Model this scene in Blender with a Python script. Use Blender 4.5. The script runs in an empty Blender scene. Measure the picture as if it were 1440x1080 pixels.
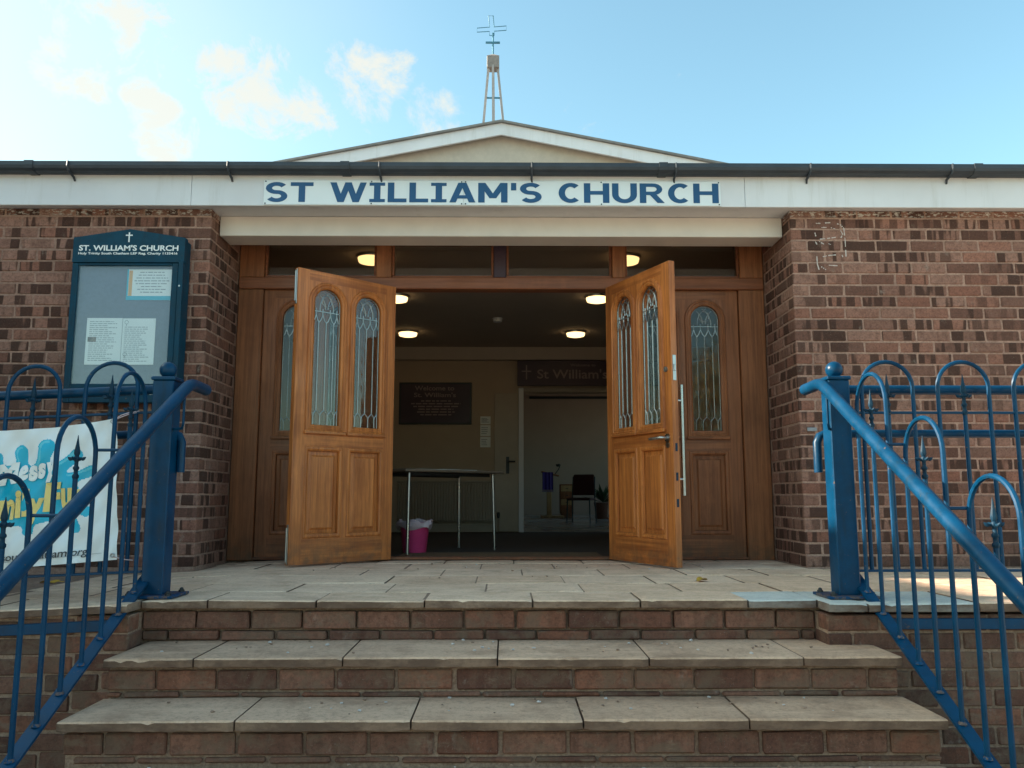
import bpy, bmesh, math, random
from mathutils import Vector, Matrix

R = math.radians
random.seed(7)
scene = bpy.context.scene
col = scene.collection

# ------------------------------------------------------------------ camera
cam_d = bpy.data.cameras.new('camera')
cam_d.sensor_fit = 'HORIZONTAL'
cam_d.sensor_width = 36.0
cam_d.lens = 36.0 * 1150 / 1440
cam_d.clip_start = 0.05
cam_d.clip_end = 3000
cam = bpy.data.objects.new('camera', cam_d)
cam.location = (0, 0, 0.436)
cam.rotation_euler = (R(90 + 7.84), 0, R(-0.5))
col.objects.link(cam)
scene.camera = cam

# ------------------------------------------------------------------ sky, sun, exposure
SUN_EL, SUN_BACK = 25.0, 5.0          # the sun stands to the left, a little behind the facade
sun_dir = Vector((-math.cos(R(SUN_EL)) * math.cos(R(SUN_BACK)), math.cos(R(SUN_EL)) * math.sin(R(SUN_BACK)), math.sin(R(SUN_EL))))
world = bpy.data.worlds.new('World')
scene.world = world
world.use_nodes = True
wn, wl = world.node_tree.nodes, world.node_tree.links
wn.clear()


def wnode(t, **kw):
    n = wn.new(t)
    for k, v in kw.items():
        setattr(n, k, v)
    return n


def wmath(op, a, b=None, c=None, clamp=False):
    n = wnode('ShaderNodeMath', operation=op, use_clamp=clamp)
    for i, x in enumerate((a, b, c)):
        if x is None:
            continue
        if isinstance(x, (int, float)):
            n.inputs[i].default_value = x
        else:
            wl.new(x, n.inputs[i])
    return n.outputs[0]


sky = wnode('ShaderNodeTexSky', sky_type='NISHITA', sun_disc=False)
sky.sun_elevation = R(SUN_EL)
sky.sun_rotation = R(-90 + SUN_BACK)
sky.air_density = 1.0
sky.dust_density = 2.0
sky.ozone_density = 1.0
tc = wnode('ShaderNodeTexCoord')
tint = wnode('ShaderNodeMix', data_type='RGBA', blend_type='MULTIPLY')
tint.inputs[0].default_value = 1.0
wl.new(sky.outputs[0], tint.inputs[6])
tint.inputs[7].default_value = (0.77, 0.97, 0.83, 1)
nz = wnode('ShaderNodeTexNoise')
nz.inputs['Scale'].default_value = 17.0
nz.inputs['Detail'].default_value = 7.0
nz.inputs['Roughness'].default_value = 0.66
nz.inputs['Distortion'].default_value = 0.3
wl.new(tc.outputs['Generated'], nz.inputs['Vector'])
blobs = [((-0.4429, 0.7867, 0.43), 2.6), ((-0.3866, 0.7921, 0.4724), 3.2), ((-0.4238, 0.7712, 0.475), 2.5), ((-0.3056, 0.8374, 0.4540), 3.2),
         ((-0.246, 0.8605, 0.4461), 3.2), ((-0.2171, 0.8734, 0.4359), 2.0), ((-0.158, 0.8684, 0.4676), 3.2), ((-0.3727, 0.8401, 0.3942), 2.6),
         ((-0.3879, 0.8186, 0.4237), 1.4), ((-0.0911, 0.8984, 0.4297), 2.3), ((-0.62, 0.70, 0.36), 6.0), ((0.55, -0.6, 0.5), 9.0), ((-0.3, -0.8, 0.55), 9.0), ((0.9, 0.1, 0.45), 7.0)]
tot = None
for c, rad in blobs:
    v = Vector(c).normalized()
    dp = wnode('ShaderNodeVectorMath', operation='DOT_PRODUCT')
    wl.new(tc.outputs['Generated'], dp.inputs[0])
    dp.inputs[1].default_value = v
    mr = wnode('ShaderNodeMapRange', interpolation_type='SMOOTHSTEP')
    wl.new(dp.outputs['Value'], mr.inputs[0])
    mr.inputs[1].default_value = math.cos(R(rad * 1.4))
    mr.inputs[2].default_value = math.cos(R(rad * 0.1))
    tot = mr.outputs[0] if tot is None else wmath('MAXIMUM', tot, mr.outputs[0])
cl = wmath('ADD', wmath('MULTIPLY', nz.outputs[0], 1.25), wmath('MULTIPLY', tot, 0.40))
mk = wnode('ShaderNodeMapRange', interpolation_type='SMOOTHSTEP')
wl.new(cl, mk.inputs[0])
mk.inputs[1].default_value = 0.81
mk.inputs[2].default_value = 1.14
mk.inputs[4].default_value = 0.85
cmix = wnode('ShaderNodeMix', data_type='RGBA')
vd = wnode('ShaderNodeVectorMath', operation='DOT_PRODUCT')
wl.new(tc.outputs['Generated'], vd.inputs[0])
vd.inputs[1].default_value = Vector((-0.62, 0.70, 0.30)).normalized()
vm = wnode('ShaderNodeMapRange', interpolation_type='SMOOTHSTEP')
wl.new(vd.outputs['Value'], vm.inputs[0])
vm.inputs[1].default_value = math.cos(R(38))
vm.inputs[2].default_value = math.cos(R(8))
nv = wnode('ShaderNodeTexNoise')
nv.inputs['Scale'].default_value = 5.0
nv.inputs['Detail'].default_value = 6.0
wl.new(tc.outputs['Generated'], nv.inputs['Vector'])
veil = wmath('MULTIPLY', vm.outputs[0], wmath('MULTIPLY', nv.outputs[0], 0.55))
wl.new(wmath('MAXIMUM', mk.outputs[0], veil), cmix.inputs[0])
wl.new(tint.outputs[2], cmix.inputs[6])
cmix.inputs[7].default_value = (2.38, 2.3, 2.0, 1)
bg = wnode('ShaderNodeBackground')
wl.new(cmix.outputs[2], bg.inputs[0])
bg.inputs[1].default_value = 0.135
out = wnode('ShaderNodeOutputWorld')
wl.new(bg.outputs[0], out.inputs[0])

sun_d = bpy.data.lights.new('sun', 'SUN')
sun_d.energy = 4.4
sun_d.angle = R(0.6)
sun_d.color = (1.0, 0.87, 0.70)
sun = bpy.data.objects.new('sun', sun_d)
sun.rotation_euler = sun_dir.to_track_quat('Z', 'Y').to_euler()
sun.location = (-20, 5, 15)
col.objects.link(sun)

scene.view_settings.view_transform = 'Standard'
scene.view_settings.look = 'None'
scene.view_settings.exposure = 1.6
scene.view_settings.gamma = 1.0
scene.view_settings.use_curve_mapping = False
scene.render.engine = 'CYCLES'
scene.cycles.use_denoising = True
scene.cycles.max_bounces = 8
scene.cycles.sample_clamp_indirect = 6.0
scene.cycles.caustics_reflective = False
scene.cycles.caustics_refractive = False


# ------------------------------------------------------------------ materials
class NT:
    def __init__(self, name):
        self.m = bpy.data.materials.new(name)
        self.m.use_nodes = True
        self.n, self.l = self.m.node_tree.nodes, self.m.node_tree.links
        self.b = self.n['Principled BSDF']
        self.out = self.n['Material Output']

    def node(self, t, ins=None, **kw):
        n = self.n.new(t)
        for k, v in kw.items():
            setattr(n, k, v)
        for k, v in (ins or {}).items():
            self.put(n.inputs[k], v)
        return n

    def put(self, sock, v):
        if hasattr(v, 'is_output'):
            self.l.new(v, sock)
        else:
            if isinstance(v, tuple) and len(v) == 3 and sock.type == 'RGBA':
                v = (*v, 1)
            sock.default_value = v

    def math(self, op, a, b=0.0, clamp=False):
        return self.node('ShaderNodeMath', {0: a, 1: b}, operation=op, use_clamp=clamp).outputs[0]

    def mix(self, f, a, b, mode='MIX'):
        return self.node('ShaderNodeMix', {0: f, 6: a, 7: b}, data_type='RGBA', blend_type=mode).outputs[2]

    def ramp(self, f, lo, hi, a=0.0, b=1.0):
        return self.node('ShaderNodeMapRange', {0: f, 1: lo, 2: hi, 3: a, 4: b}, interpolation_type='SMOOTHSTEP').outputs[0]

    def noise(self, vec, scale, detail=4.0, rough=0.55, dist=0.0):
        return self.node('ShaderNodeTexNoise', {'Vector': vec, 'Scale': scale, 'Detail': detail, 'Roughness': rough, 'Distortion': dist}).outputs[0]

    def pos(self):
        return self.node('ShaderNodeNewGeometry').outputs['Position']

    def obj(self):
        return self.node('ShaderNodeTexCoord').outputs['Object']

    def map(self, vec, scale=(1, 1, 1), loc=(0, 0, 0)):
        return self.node('ShaderNodeMapping', {'Vector': vec, 'Location': loc, 'Scale': scale}).outputs[0]

    def rnd(self):
        a = self.node('ShaderNodeObjectInfo').outputs['Random']
        b = self.node('ShaderNodeNewGeometry').outputs['Random Per Island']
        return self.math('FRACT', self.math('ADD', a, b))

    def bump(self, h, strength=0.3, dist=0.002):
        self.put(self.b.inputs['Normal'], self.node('ShaderNodeBump', {'Height': h, 'Strength': strength, 'Distance': dist}).outputs[0])

    def done(self, color=None, rough=None, metal=None, spec=None):
        for k, v in (('Base Color', color), ('Roughness', rough), ('Metallic', metal), ('Specular IOR Level', spec)):
            if v is not None:
                self.put(self.b.inputs[k], v)
        return self.m


M = {}


def plain(name, c, rough=0.5, var=0.12, scale=18.0, metal=0.0, bump=0.15, spec=0.5):
    t = NT(name)
    n1 = t.noise(t.pos(), scale, 5)
    n2 = t.noise(t.pos(), scale * 0.13, 3)
    f = t.math('ADD', t.math('MULTIPLY', n1, 0.5), t.math('MULTIPLY', n2, 0.5))
    k = t.ramp(f, 0.3, 0.7)
    lo = tuple(x * (1 - var) for x in c)
    hi = tuple(min(1, x * (1 + var)) for x in c)
    if bump:
        t.bump(n1, bump, 0.001)
    M[name] = t.done(t.mix(k, lo, hi), t.ramp(n2, 0.3, 0.7, max(0.02, rough - 0.07), min(1, rough + 0.07)), metal, spec)
    return M[name]


def brick_mat(name, dark, light, red, soot=0.0, bands=1.0):
    t = NT(name)
    r = t.rnd()
    off = t.node('ShaderNodeCombineXYZ', {0: t.math('MULTIPLY', r, 37.0), 1: t.math('MULTIPLY', r, 19.0), 2: t.math('MULTIPLY', r, 53.0)}).outputs[0]
    p = t.node('ShaderNodeVectorMath', {0: t.pos(), 1: off}, operation='ADD').outputs[0]
    base = t.mix(t.ramp(r, 0.0, 1.0), dark, light)
    r2 = t.math('FRACT', t.math('MULTIPLY', r, 17.31))
    base = t.mix(t.ramp(r2, 0.72, 0.9, 0, 0.6), base, red)
    # darker fired bands across the face of a brick
    r3 = t.math('FRACT', t.math('MULTIPLY', r, 41.7))
    band = t.noise(t.map(p, (17, 17, 1.2)), 1.0, 1.2, 0.5)
    base = t.mix(t.math('MULTIPLY', t.ramp(band, 0.475, 0.525, 0, 0.92 * bands), t.ramp(r3, 0.05, 0.6)), base, tuple(x * 0.34 for x in dark))
    mott = t.noise(p, 34.0, 5.0, 0.72)
    base = t.mix(t.ramp(mott, 0.42, 0.66, 0, 0.45), base, tuple(x * 0.62 for x in dark))
    pale = t.noise(t.map(p, (11, 11, 7), (5, 3, 1)), 1.0, 5.0, 0.7)
    base = t.mix(t.ramp(pale, 0.60, 0.74, 0, 0.5), base, (0.36, 0.285, 0.24))
    fine = t.noise(p, 95.0, 5.0, 0.7)
    base = t.mix(t.ramp(fine, 0.44, 0.70, 0.0, 0.42), base, (0.04, 0.022, 0.017))
    sp = t.noise(p, 240.0, 2.0)
    base = t.mix(t.ramp(sp, 0.66, 0.74, 0, 0.5), base, (0.42, 0.36, 0.31))
    big = t.noise(t.pos(), 0.9, 3.0)
    base = t.mix(t.ramp(big, 0.35, 0.7, 0, 0.22 + soot), base, (0.035, 0.026, 0.022))
    if soot:      # smears of mortar and dirt that run over brick and joint alike
        sm_ = t.noise(t.pos(), 7.0, 6.0, 0.72, 0.4)
        base = t.mix(t.ramp(sm_, 0.46, 0.62, 0, 0.62), base, (0.17, 0.112, 0.078))
        sm2 = t.noise(t.map(t.pos(), (5, 5, 14), (3, 1, 2)), 1.0, 6.0, 0.75)
        base = t.mix(t.ramp(sm2, 0.56, 0.68, 0, 0.5), base, (0.25, 0.172, 0.122))
    # lime bloom on the topmost courses
    z = t.node('ShaderNodeSeparateXYZ', {0: t.pos()}).outputs[2]
    lime = t.math('MULTIPLY', t.ramp(z, 2.235, 2.285), t.ramp(t.noise(t.map(t.pos(), (25, 25, 60)), 1.0, 4.0, 0.7), 0.50, 0.60))
    base = t.mix(lime, base, (0.6, 0.56, 0.52))
    hgt = t.math('ADD', t.math('MULTIPLY', fine, 0.7), t.math('MULTIPLY', pale, 0.6))
    t.bump(hgt, 1.0, 0.005)
    M[name] = t.done(base, 0.88, 0, 0.25)


def mortar_mat(name, lo, hi, dirt):
    t = NT(name)
    a = t.noise(t.pos(), 70, 5, 0.7)
    b = t.noise(t.pos(), 2.2, 4, 0.6)
    c = t.mix(t.ramp(a, 0.3, 0.7), lo, hi)
    c = t.mix(t.ramp(b, 0.4, 0.7, 0, 0.45), c, dirt)
    t.bump(a, 0.8, 0.004)
    M[name] = t.done(c, 0.95, 0, 0.2)


def slab_mat(name, c1, c2, grime):
    t = NT(name)
    r = t.rnd()
    a = t.noise(t.pos(), 120, 5, 0.75)
    b = t.noise(t.map(t.pos(), (1, 1, 1)), 5.5, 5, 0.65)
    d = t.noise(t.pos(), 1.6, 3)
    c = t.mix(t.ramp(r, 0, 1, 0.15, 0.85), c1, c2)
    c = t.mix(t.ramp(b, 0.45, 0.72, 0, 0.5), c, grime)
    c = t.mix(t.ramp(d, 0.4, 0.7, 0, 0.25), c, grime)
    c = t.mix(t.ramp(a, 0.5, 0.8, 0, 0.45), c, tuple(x * 0.4 for x in grime))
    gn = t.noise(t.pos(), 48, 6, 0.78)
    c = t.mix(t.ramp(gn, 0.46, 0.66, 0, 0.42), c, tuple(x * 0.75 for x in grime))
    st_ = t.noise(t.pos(), 3.1, 7, 0.75, 0.6)
    c = t.mix(t.ramp(st_, 0.50, 0.64, 0, 0.30), c, tuple(x * 0.62 for x in grime))
    wr = t.noise(t.map(t.pos(), (2.2, 14, 14)), 1.0, 4, 0.6)
    c = t.mix(t.ramp(wr, 0.5, 0.72, 0, 0.35), c, tuple(min(1, x * 1.2) for x in c2))
    w = t.noise(t.pos(), 210, 2)
    c = t.mix(t.ramp(w, 0.66, 0.75, 0, 0.35), c, (0.6, 0.56, 0.5))
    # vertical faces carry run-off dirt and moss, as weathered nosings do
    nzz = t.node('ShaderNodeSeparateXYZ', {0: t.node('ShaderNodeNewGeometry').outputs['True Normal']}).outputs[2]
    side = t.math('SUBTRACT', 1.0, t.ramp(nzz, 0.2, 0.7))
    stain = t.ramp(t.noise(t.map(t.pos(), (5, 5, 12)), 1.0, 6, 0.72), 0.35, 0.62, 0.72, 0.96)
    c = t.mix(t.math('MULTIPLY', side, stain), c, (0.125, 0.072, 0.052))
    t.bump(t.math('ADD', a, t.math('MULTIPLY', b, 1.5)), 0.5, 0.004)
    M[name] = t.done(c, 0.9, 0, 0.25)


def wood_mat(name, dark, light, rough=0.42, axis='v', rails=None):
    t = NT(name)
    sc = (38, 38, 1.5) if axis == 'v' else (1.5, 38, 38)
    r = t.math('MULTIPLY', t.rnd(), 9.0)
    off = t.node('ShaderNodeCombineXYZ', {0: r, 1: r, 2: r}).outputs[0]
    p = t.node('ShaderNodeVectorMath', {0: t.obj(), 1: off}, operation='ADD').outputs[0]
    g = t.noise(t.map(p, sc), 1.0, 5, 0.65, 0.4)
    f = t.noise(t.map(p, tuple(x * 6 for x in sc)), 1.0, 3, 0.6)
    if rails:     # cross rails of a framed leaf: grain runs sideways between the stiles
        xyz = t.node('ShaderNodeSeparateXYZ', {0: t.obj()})
        x_, z_ = xyz.outputs[0], xyz.outputs[2]
        step = lambda a, b: t.node('ShaderNodeMath', {0: a, 1: b}, operation='GREATER_THAN').outputs[0]
        inx = t.math('MULTIPLY', step(x_, 0.082), step(rails - 0.082, x_))
        inz = t.math('ADD', t.math('ADD', step(0.158, z_), step(z_, 1.835)), t.math('MULTIPLY', step(z_, 0.745), step(0.838, z_)), True)
        rm = t.math('MULTIPLY', inx, inz)
        gh = t.noise(t.map(p, (1.5, 38, 38), (4, 0, 2)), 1.0, 5, 0.65, 0.4)
        g = t.math('ADD', t.math('MULTIPLY', g, t.math('SUBTRACT', 1.0, rm)), t.math('MULTIPLY', t.math('SUBTRACT', gh, 0.05), rm))
    b = t.noise(p, 2.4, 4)
    c = t.mix(t.ramp(g, 0.28, 0.72), dark, light)
    c = t.mix(t.ramp(f, 0.45, 0.75, 0, 0.35), c, tuple(x * 0.5 for x in dark))
    c = t.mix(t.ramp(b, 0.45, 0.75, 0, 0.4), c, tuple(x * 0.6 for x in dark))
    zz = t.node('ShaderNodeSeparateXYZ', {0: t.pos()}).outputs[2]
    kick = t.math('MULTIPLY', t.math('SUBTRACT', 1.0, t.ramp(zz, 0.02, 0.22)), t.ramp(t.noise(t.pos(), 14, 5, 0.7), 0.38, 0.62))
    c = t.mix(t.math('MULTIPLY', kick, 0.55), c, (0.10, 0.062, 0.038))
    fade = t.ramp(t.noise(t.map(p, (3, 3, 1.2)), 1.0, 5, 0.7), 0.52, 0.72)
    c = t.mix(t.math('MULTIPLY', fade, 0.35), c, tuple(min(1, x * 1.5) for x in light))
    t.bump(t.math('ADD', g, f), 0.12, 0.001)
    M[name] = t.done(c, t.ramp(b, 0.3, 0.7, rough - 0.08, rough + 0.12), 0, 0.4)


def paint_mat(name, c, rough=0.28, wear=0.70):
    t = NT(name)
    a = t.noise(t.pos(), 60, 3)
    b = t.noise(t.pos(), 9, 5, 0.65)
    k = t.mix(t.ramp(b, 0.35, 0.7), tuple(x * 0.82 for x in c), tuple(min(1, x * 1.15) for x in c))
    chip = t.ramp(t.noise(t.pos(), 48, 4, 0.7), wear - 0.04, wear)
    k = t.mix(t.math('MULTIPLY', chip, 0.7), k, (0.17, 0.10, 0.065))
    grime = t.ramp(t.noise(t.map(t.pos(), (22, 22, 5)), 1.0, 5, 0.7), 0.52, 0.72, 0, 0.5)
    k = t.mix(grime, k, (0.012, 0.028, 0.04))
    t.bump(t.math('ADD', a, b), 0.14, 0.0015)
    M[name] = t.done(k, t.ramp(b, 0.3, 0.7, rough, rough + 0.2), 0, 0.22)


def glass_mat(name, tintc=(0.86, 0.9, 0.9), wav=0.0, ior=1.5, boost=1.0):
    t = NT(name)
    t.n.remove(t.b)
    tr = t.node('ShaderNodeBsdfTransparent', {'Color': tintc})
    gl = t.node('ShaderNodeBsdfGlossy', {'Color': (0.95, 0.97, 1.0), 'Roughness': 0.02})
    lw = t.node('ShaderNodeLayerWeight', {'Blend': 0.5})
    if wav:
        nn = t.noise(t.map(t.pos(), (1, 1, 0.35)), 16, 2)
        bp = t.node('ShaderNodeBump', {'Height': nn, 'Strength': wav, 'Distance': 0.01}).outputs[0]
        t.put(gl.inputs['Normal'], bp)
    f0 = ((ior - 1) / (ior + 1)) ** 2 * boost
    f = t.math('ADD', f0, t.math('MULTIPLY', t.math('POWER', lw.outputs['Facing'], 5.0), 1 - f0), True)
    mx = t.node('ShaderNodeMixShader', {0: f, 1: tr.outputs[0], 2: gl.outputs[0]})
    t.put(t.out.inputs[0], mx.outputs[0])
    M[name] = t.m


def emit_mat(name, c, s):
    t = NT(name)
    t.put(t.b.inputs['Base Color'], (0.8, 0.75, 0.6))
    t.put(t.b.inputs['Emission Color'], c)
    t.put(t.b.inputs['Emission Strength'], s)
    M[name] = t.m


brick_mat('brick', (0.19, 0.087, 0.064), (0.385, 0.20, 0.150), (0.345, 0.14, 0.095))
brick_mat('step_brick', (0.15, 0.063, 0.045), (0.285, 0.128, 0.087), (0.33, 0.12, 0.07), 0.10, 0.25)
mortar_mat('mortar', (0.31, 0.180, 0.138), (0.49, 0.305, 0.24), (0.21, 0.125, 0.095))
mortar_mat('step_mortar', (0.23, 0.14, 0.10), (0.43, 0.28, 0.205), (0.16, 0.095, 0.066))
slab_mat('slab', (0.76, 0.495, 0.34), (0.87, 0.61, 0.445), (0.50, 0.30, 0.195))
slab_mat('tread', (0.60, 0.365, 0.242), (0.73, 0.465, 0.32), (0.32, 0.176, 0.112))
slab_mat('new_slab', (0.60, 0.58, 0.54), (0.66, 0.64, 0.60), (0.46, 0.44, 0.41))
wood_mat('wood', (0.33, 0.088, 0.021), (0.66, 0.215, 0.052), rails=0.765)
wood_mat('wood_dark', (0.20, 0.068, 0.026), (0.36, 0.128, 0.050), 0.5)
wood_mat('wood_shaded', (0.20, 0.066, 0.025), (0.38, 0.132, 0.050), 0.5, rails=0.815)  # same timber as the open leaves, with recess shade put into the colour
wood_mat('wood_rail', (0.19, 0.060, 0.026), (0.30, 0.10, 0.044), 0.5, 'h')
wood_mat('pine', (0.40, 0.22, 0.09), (0.52, 0.31, 0.14), 0.5)
paint_mat('blue_paint', (0.0002, 0.043, 0.106), 0.28)
paint_mat('worn_paint', (0.0006, 0.048, 0.13), 0.45, 0.52)
paint_mat('board_blue', (0.0015, 0.045, 0.082), 0.36)
paint_mat('iron_dark', (0.004, 0.03, 0.06), 0.42)
t = NT('white_paint')
a_ = t.noise(t.map(t.pos(), (10, 10, 0.9)), 1.0, 5, 0.7)
b_ = t.noise(t.pos(), 1.4, 4, 0.6)
d_ = t.noise(t.pos(), 55, 4, 0.75)
c_ = t.mix(t.ramp(b_, 0.35, 0.7), (0.76, 0.755, 0.79), (0.69, 0.68, 0.71))
c_ = t.mix(t.ramp(a_, 0.52, 0.75, 0, 0.30), c_, (0.44, 0.41, 0.37))
c_ = t.mix(t.ramp(d_, 0.68, 0.74, 0, 0.35), c_, (0.30, 0.27, 0.24))
t.bump(t.math('ADD', b_, d_), 0.15, 0.002)
M['white_paint'] = t.done(c_, 0.55, 0, 0.4)
plain('beam_paint', (0.74, 0.67, 0.62), 0.5, 0.06, 7)
plain('cream_render', (0.52, 0.45, 0.38), 0.8, 0.08, 14)
plain('gutter_grey', (0.036, 0.043, 0.055), 0.6, 0.25, 9)
plain('roof_felt', (0.15, 0.14, 0.14), 0.85, 0.2, 8)
plain('roof_edge', (0.20, 0.185, 0.175), 0.7, 0.2, 10)
plain('sign_white', (0.80, 0.83, 0.85), 0.3, 0.02, 3, bump=0.03)
plain('sign_blue', (0.012, 0.078, 0.20), 0.35, 0.08, 3, bump=0.0)
plain('white_print', (0.82, 0.83, 0.83), 0.5, 0.02, 30, bump=0)
plain('grey_print', (0.30, 0.33, 0.36), 0.6, 0.1, 30, bump=0)
plain('dark_print', (0.03, 0.032, 0.04), 0.5, 0.1, 30, bump=0)
plain('paper', (0.84, 0.86, 0.84), 0.7, 0.03, 12, bump=0)
plain('paper_cyan', (0.05, 0.42, 0.56), 0.6, 0.04, 12, bump=0)
plain('paper_orange', (0.75, 0.38, 0.14), 0.6, 0.04, 12, bump=0)
plain('photo_print', (0.22, 0.16, 0.13), 0.6, 0.6, 60, bump=0)
plain('board_felt', (0.17, 0.19, 0.24), 0.85, 0.1, 40)
plain('banner_white', (0.74, 0.77, 0.80), 0.42, 0.03, 6, bump=0.03)
plain('banner_cyan', (0.0, 0.40, 0.60), 0.4, 0.05, 20, bump=0)
plain('banner_light_cyan', (0.10, 0.52, 0.66), 0.4, 0.05, 20, bump=0)
plain('banner_cream', (0.80, 0.60, 0.20), 0.4, 0.07, 20, bump=0)
plain('steel', (0.42, 0.42, 0.42), 0.33, 0.08, 40, 1.0, 0.05)
plain('lead', (0.42, 0.43, 0.44), 0.38, 0.2, 60, 0.85, 0.1)
plain('spire_paint', (0.36, 0.32, 0.31), 0.6, 0.15, 20)
plain('spire_cap', (0.23, 0.20, 0.19), 0.7, 0.2, 20)
plain('spire_steel', (0.06, 0.20, 0.30), 0.5, 0.2, 20)
plain('concrete_paving', (0.44, 0.37, 0.29), 0.92, 0.25, 60, bump=0.6)
plain('interior_wall', (0.46, 0.355, 0.26), 0.85, 0.05, 5)
plain('interior_ceiling', (0.50, 0.42, 0.36), 0.9, 0.05, 5)
plain('hall_paint', (0.42, 0.30, 0.235), 0.85, 0.05, 3)
plain('carpet', (0.055, 0.04, 0.032), 0.98, 0.25, 90, bump=0.5)
plain('coir', (0.17, 0.10, 0.05), 0.98, 0.35, 140, bump=0.9)
plain('hall_vinyl', (0.34, 0.33, 0.32), 0.22, 0.05, 4)
plain('sign_plum', (0.045, 0.02, 0.035), 0.5, 0.08, 8, bump=0.02)
plain('plum_print', (0.26, 0.19, 0.18), 0.5, 0.08, 8, bump=0)
plain('radiator_paint', (0.34, 0.27, 0.2), 0.45, 0.05, 20)
plain('table_laminate', (0.16, 0.12, 0.09), 0.4, 0.1, 20)
plain('pink_plastic', (0.70, 0.06, 0.21), 0.35, 0.06, 30, bump=0.03)
plain('bin_liner', (0.55, 0.42, 0.46), 0.4, 0.1, 60, bump=0.5)
plain('purple_cloth', (0.06, 0.03, 0.20), 0.85, 0.1, 60)
plain('black_fabric', (0.07, 0.02, 0.018), 0.85, 0.2, 60)
plain('black_metal', (0.02, 0.02, 0.022), 0.5, 0.1, 60)
plain('door_cream', (0.40, 0.32, 0.24), 0.5, 0.05, 10)
plain('white_cloth', (0.62, 0.62, 0.64), 0.85, 0.05, 30)
plain('plant_green', (0.05, 0.08, 0.03), 0.6, 0.3, 30)
plain('terracotta', (0.16, 0.07, 0.045), 0.8, 0.2, 30)
plain('chalk', (0.58, 0.50, 0.47), 0.95, 0.1, 200, bump=0)
plain('autumn_leaf', (0.50, 0.27, 0.03), 0.7, 0.3, 90)
plain('cable_tie', (0.75, 0.75, 0.74), 0.5, 0.02, 30, bump=0)
plain('grey_plate', (0.26, 0.26, 0.28), 0.45, 0.2, 60, 0.4)
glass_mat('pane_glass', (0.88, 0.88, 0.86), 0.08, 1.5, 0.75)
glass_mat('transom_glass', (0.82, 0.79, 0.75), 0.0, 1.5, 1.8)
glass_mat('board_glass', (0.95, 0.97, 0.98), 0.0, 1.45, 1.3)
emit_mat('lamp_glow', (1.0, 0.66, 0.29), 1.0)


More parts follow.
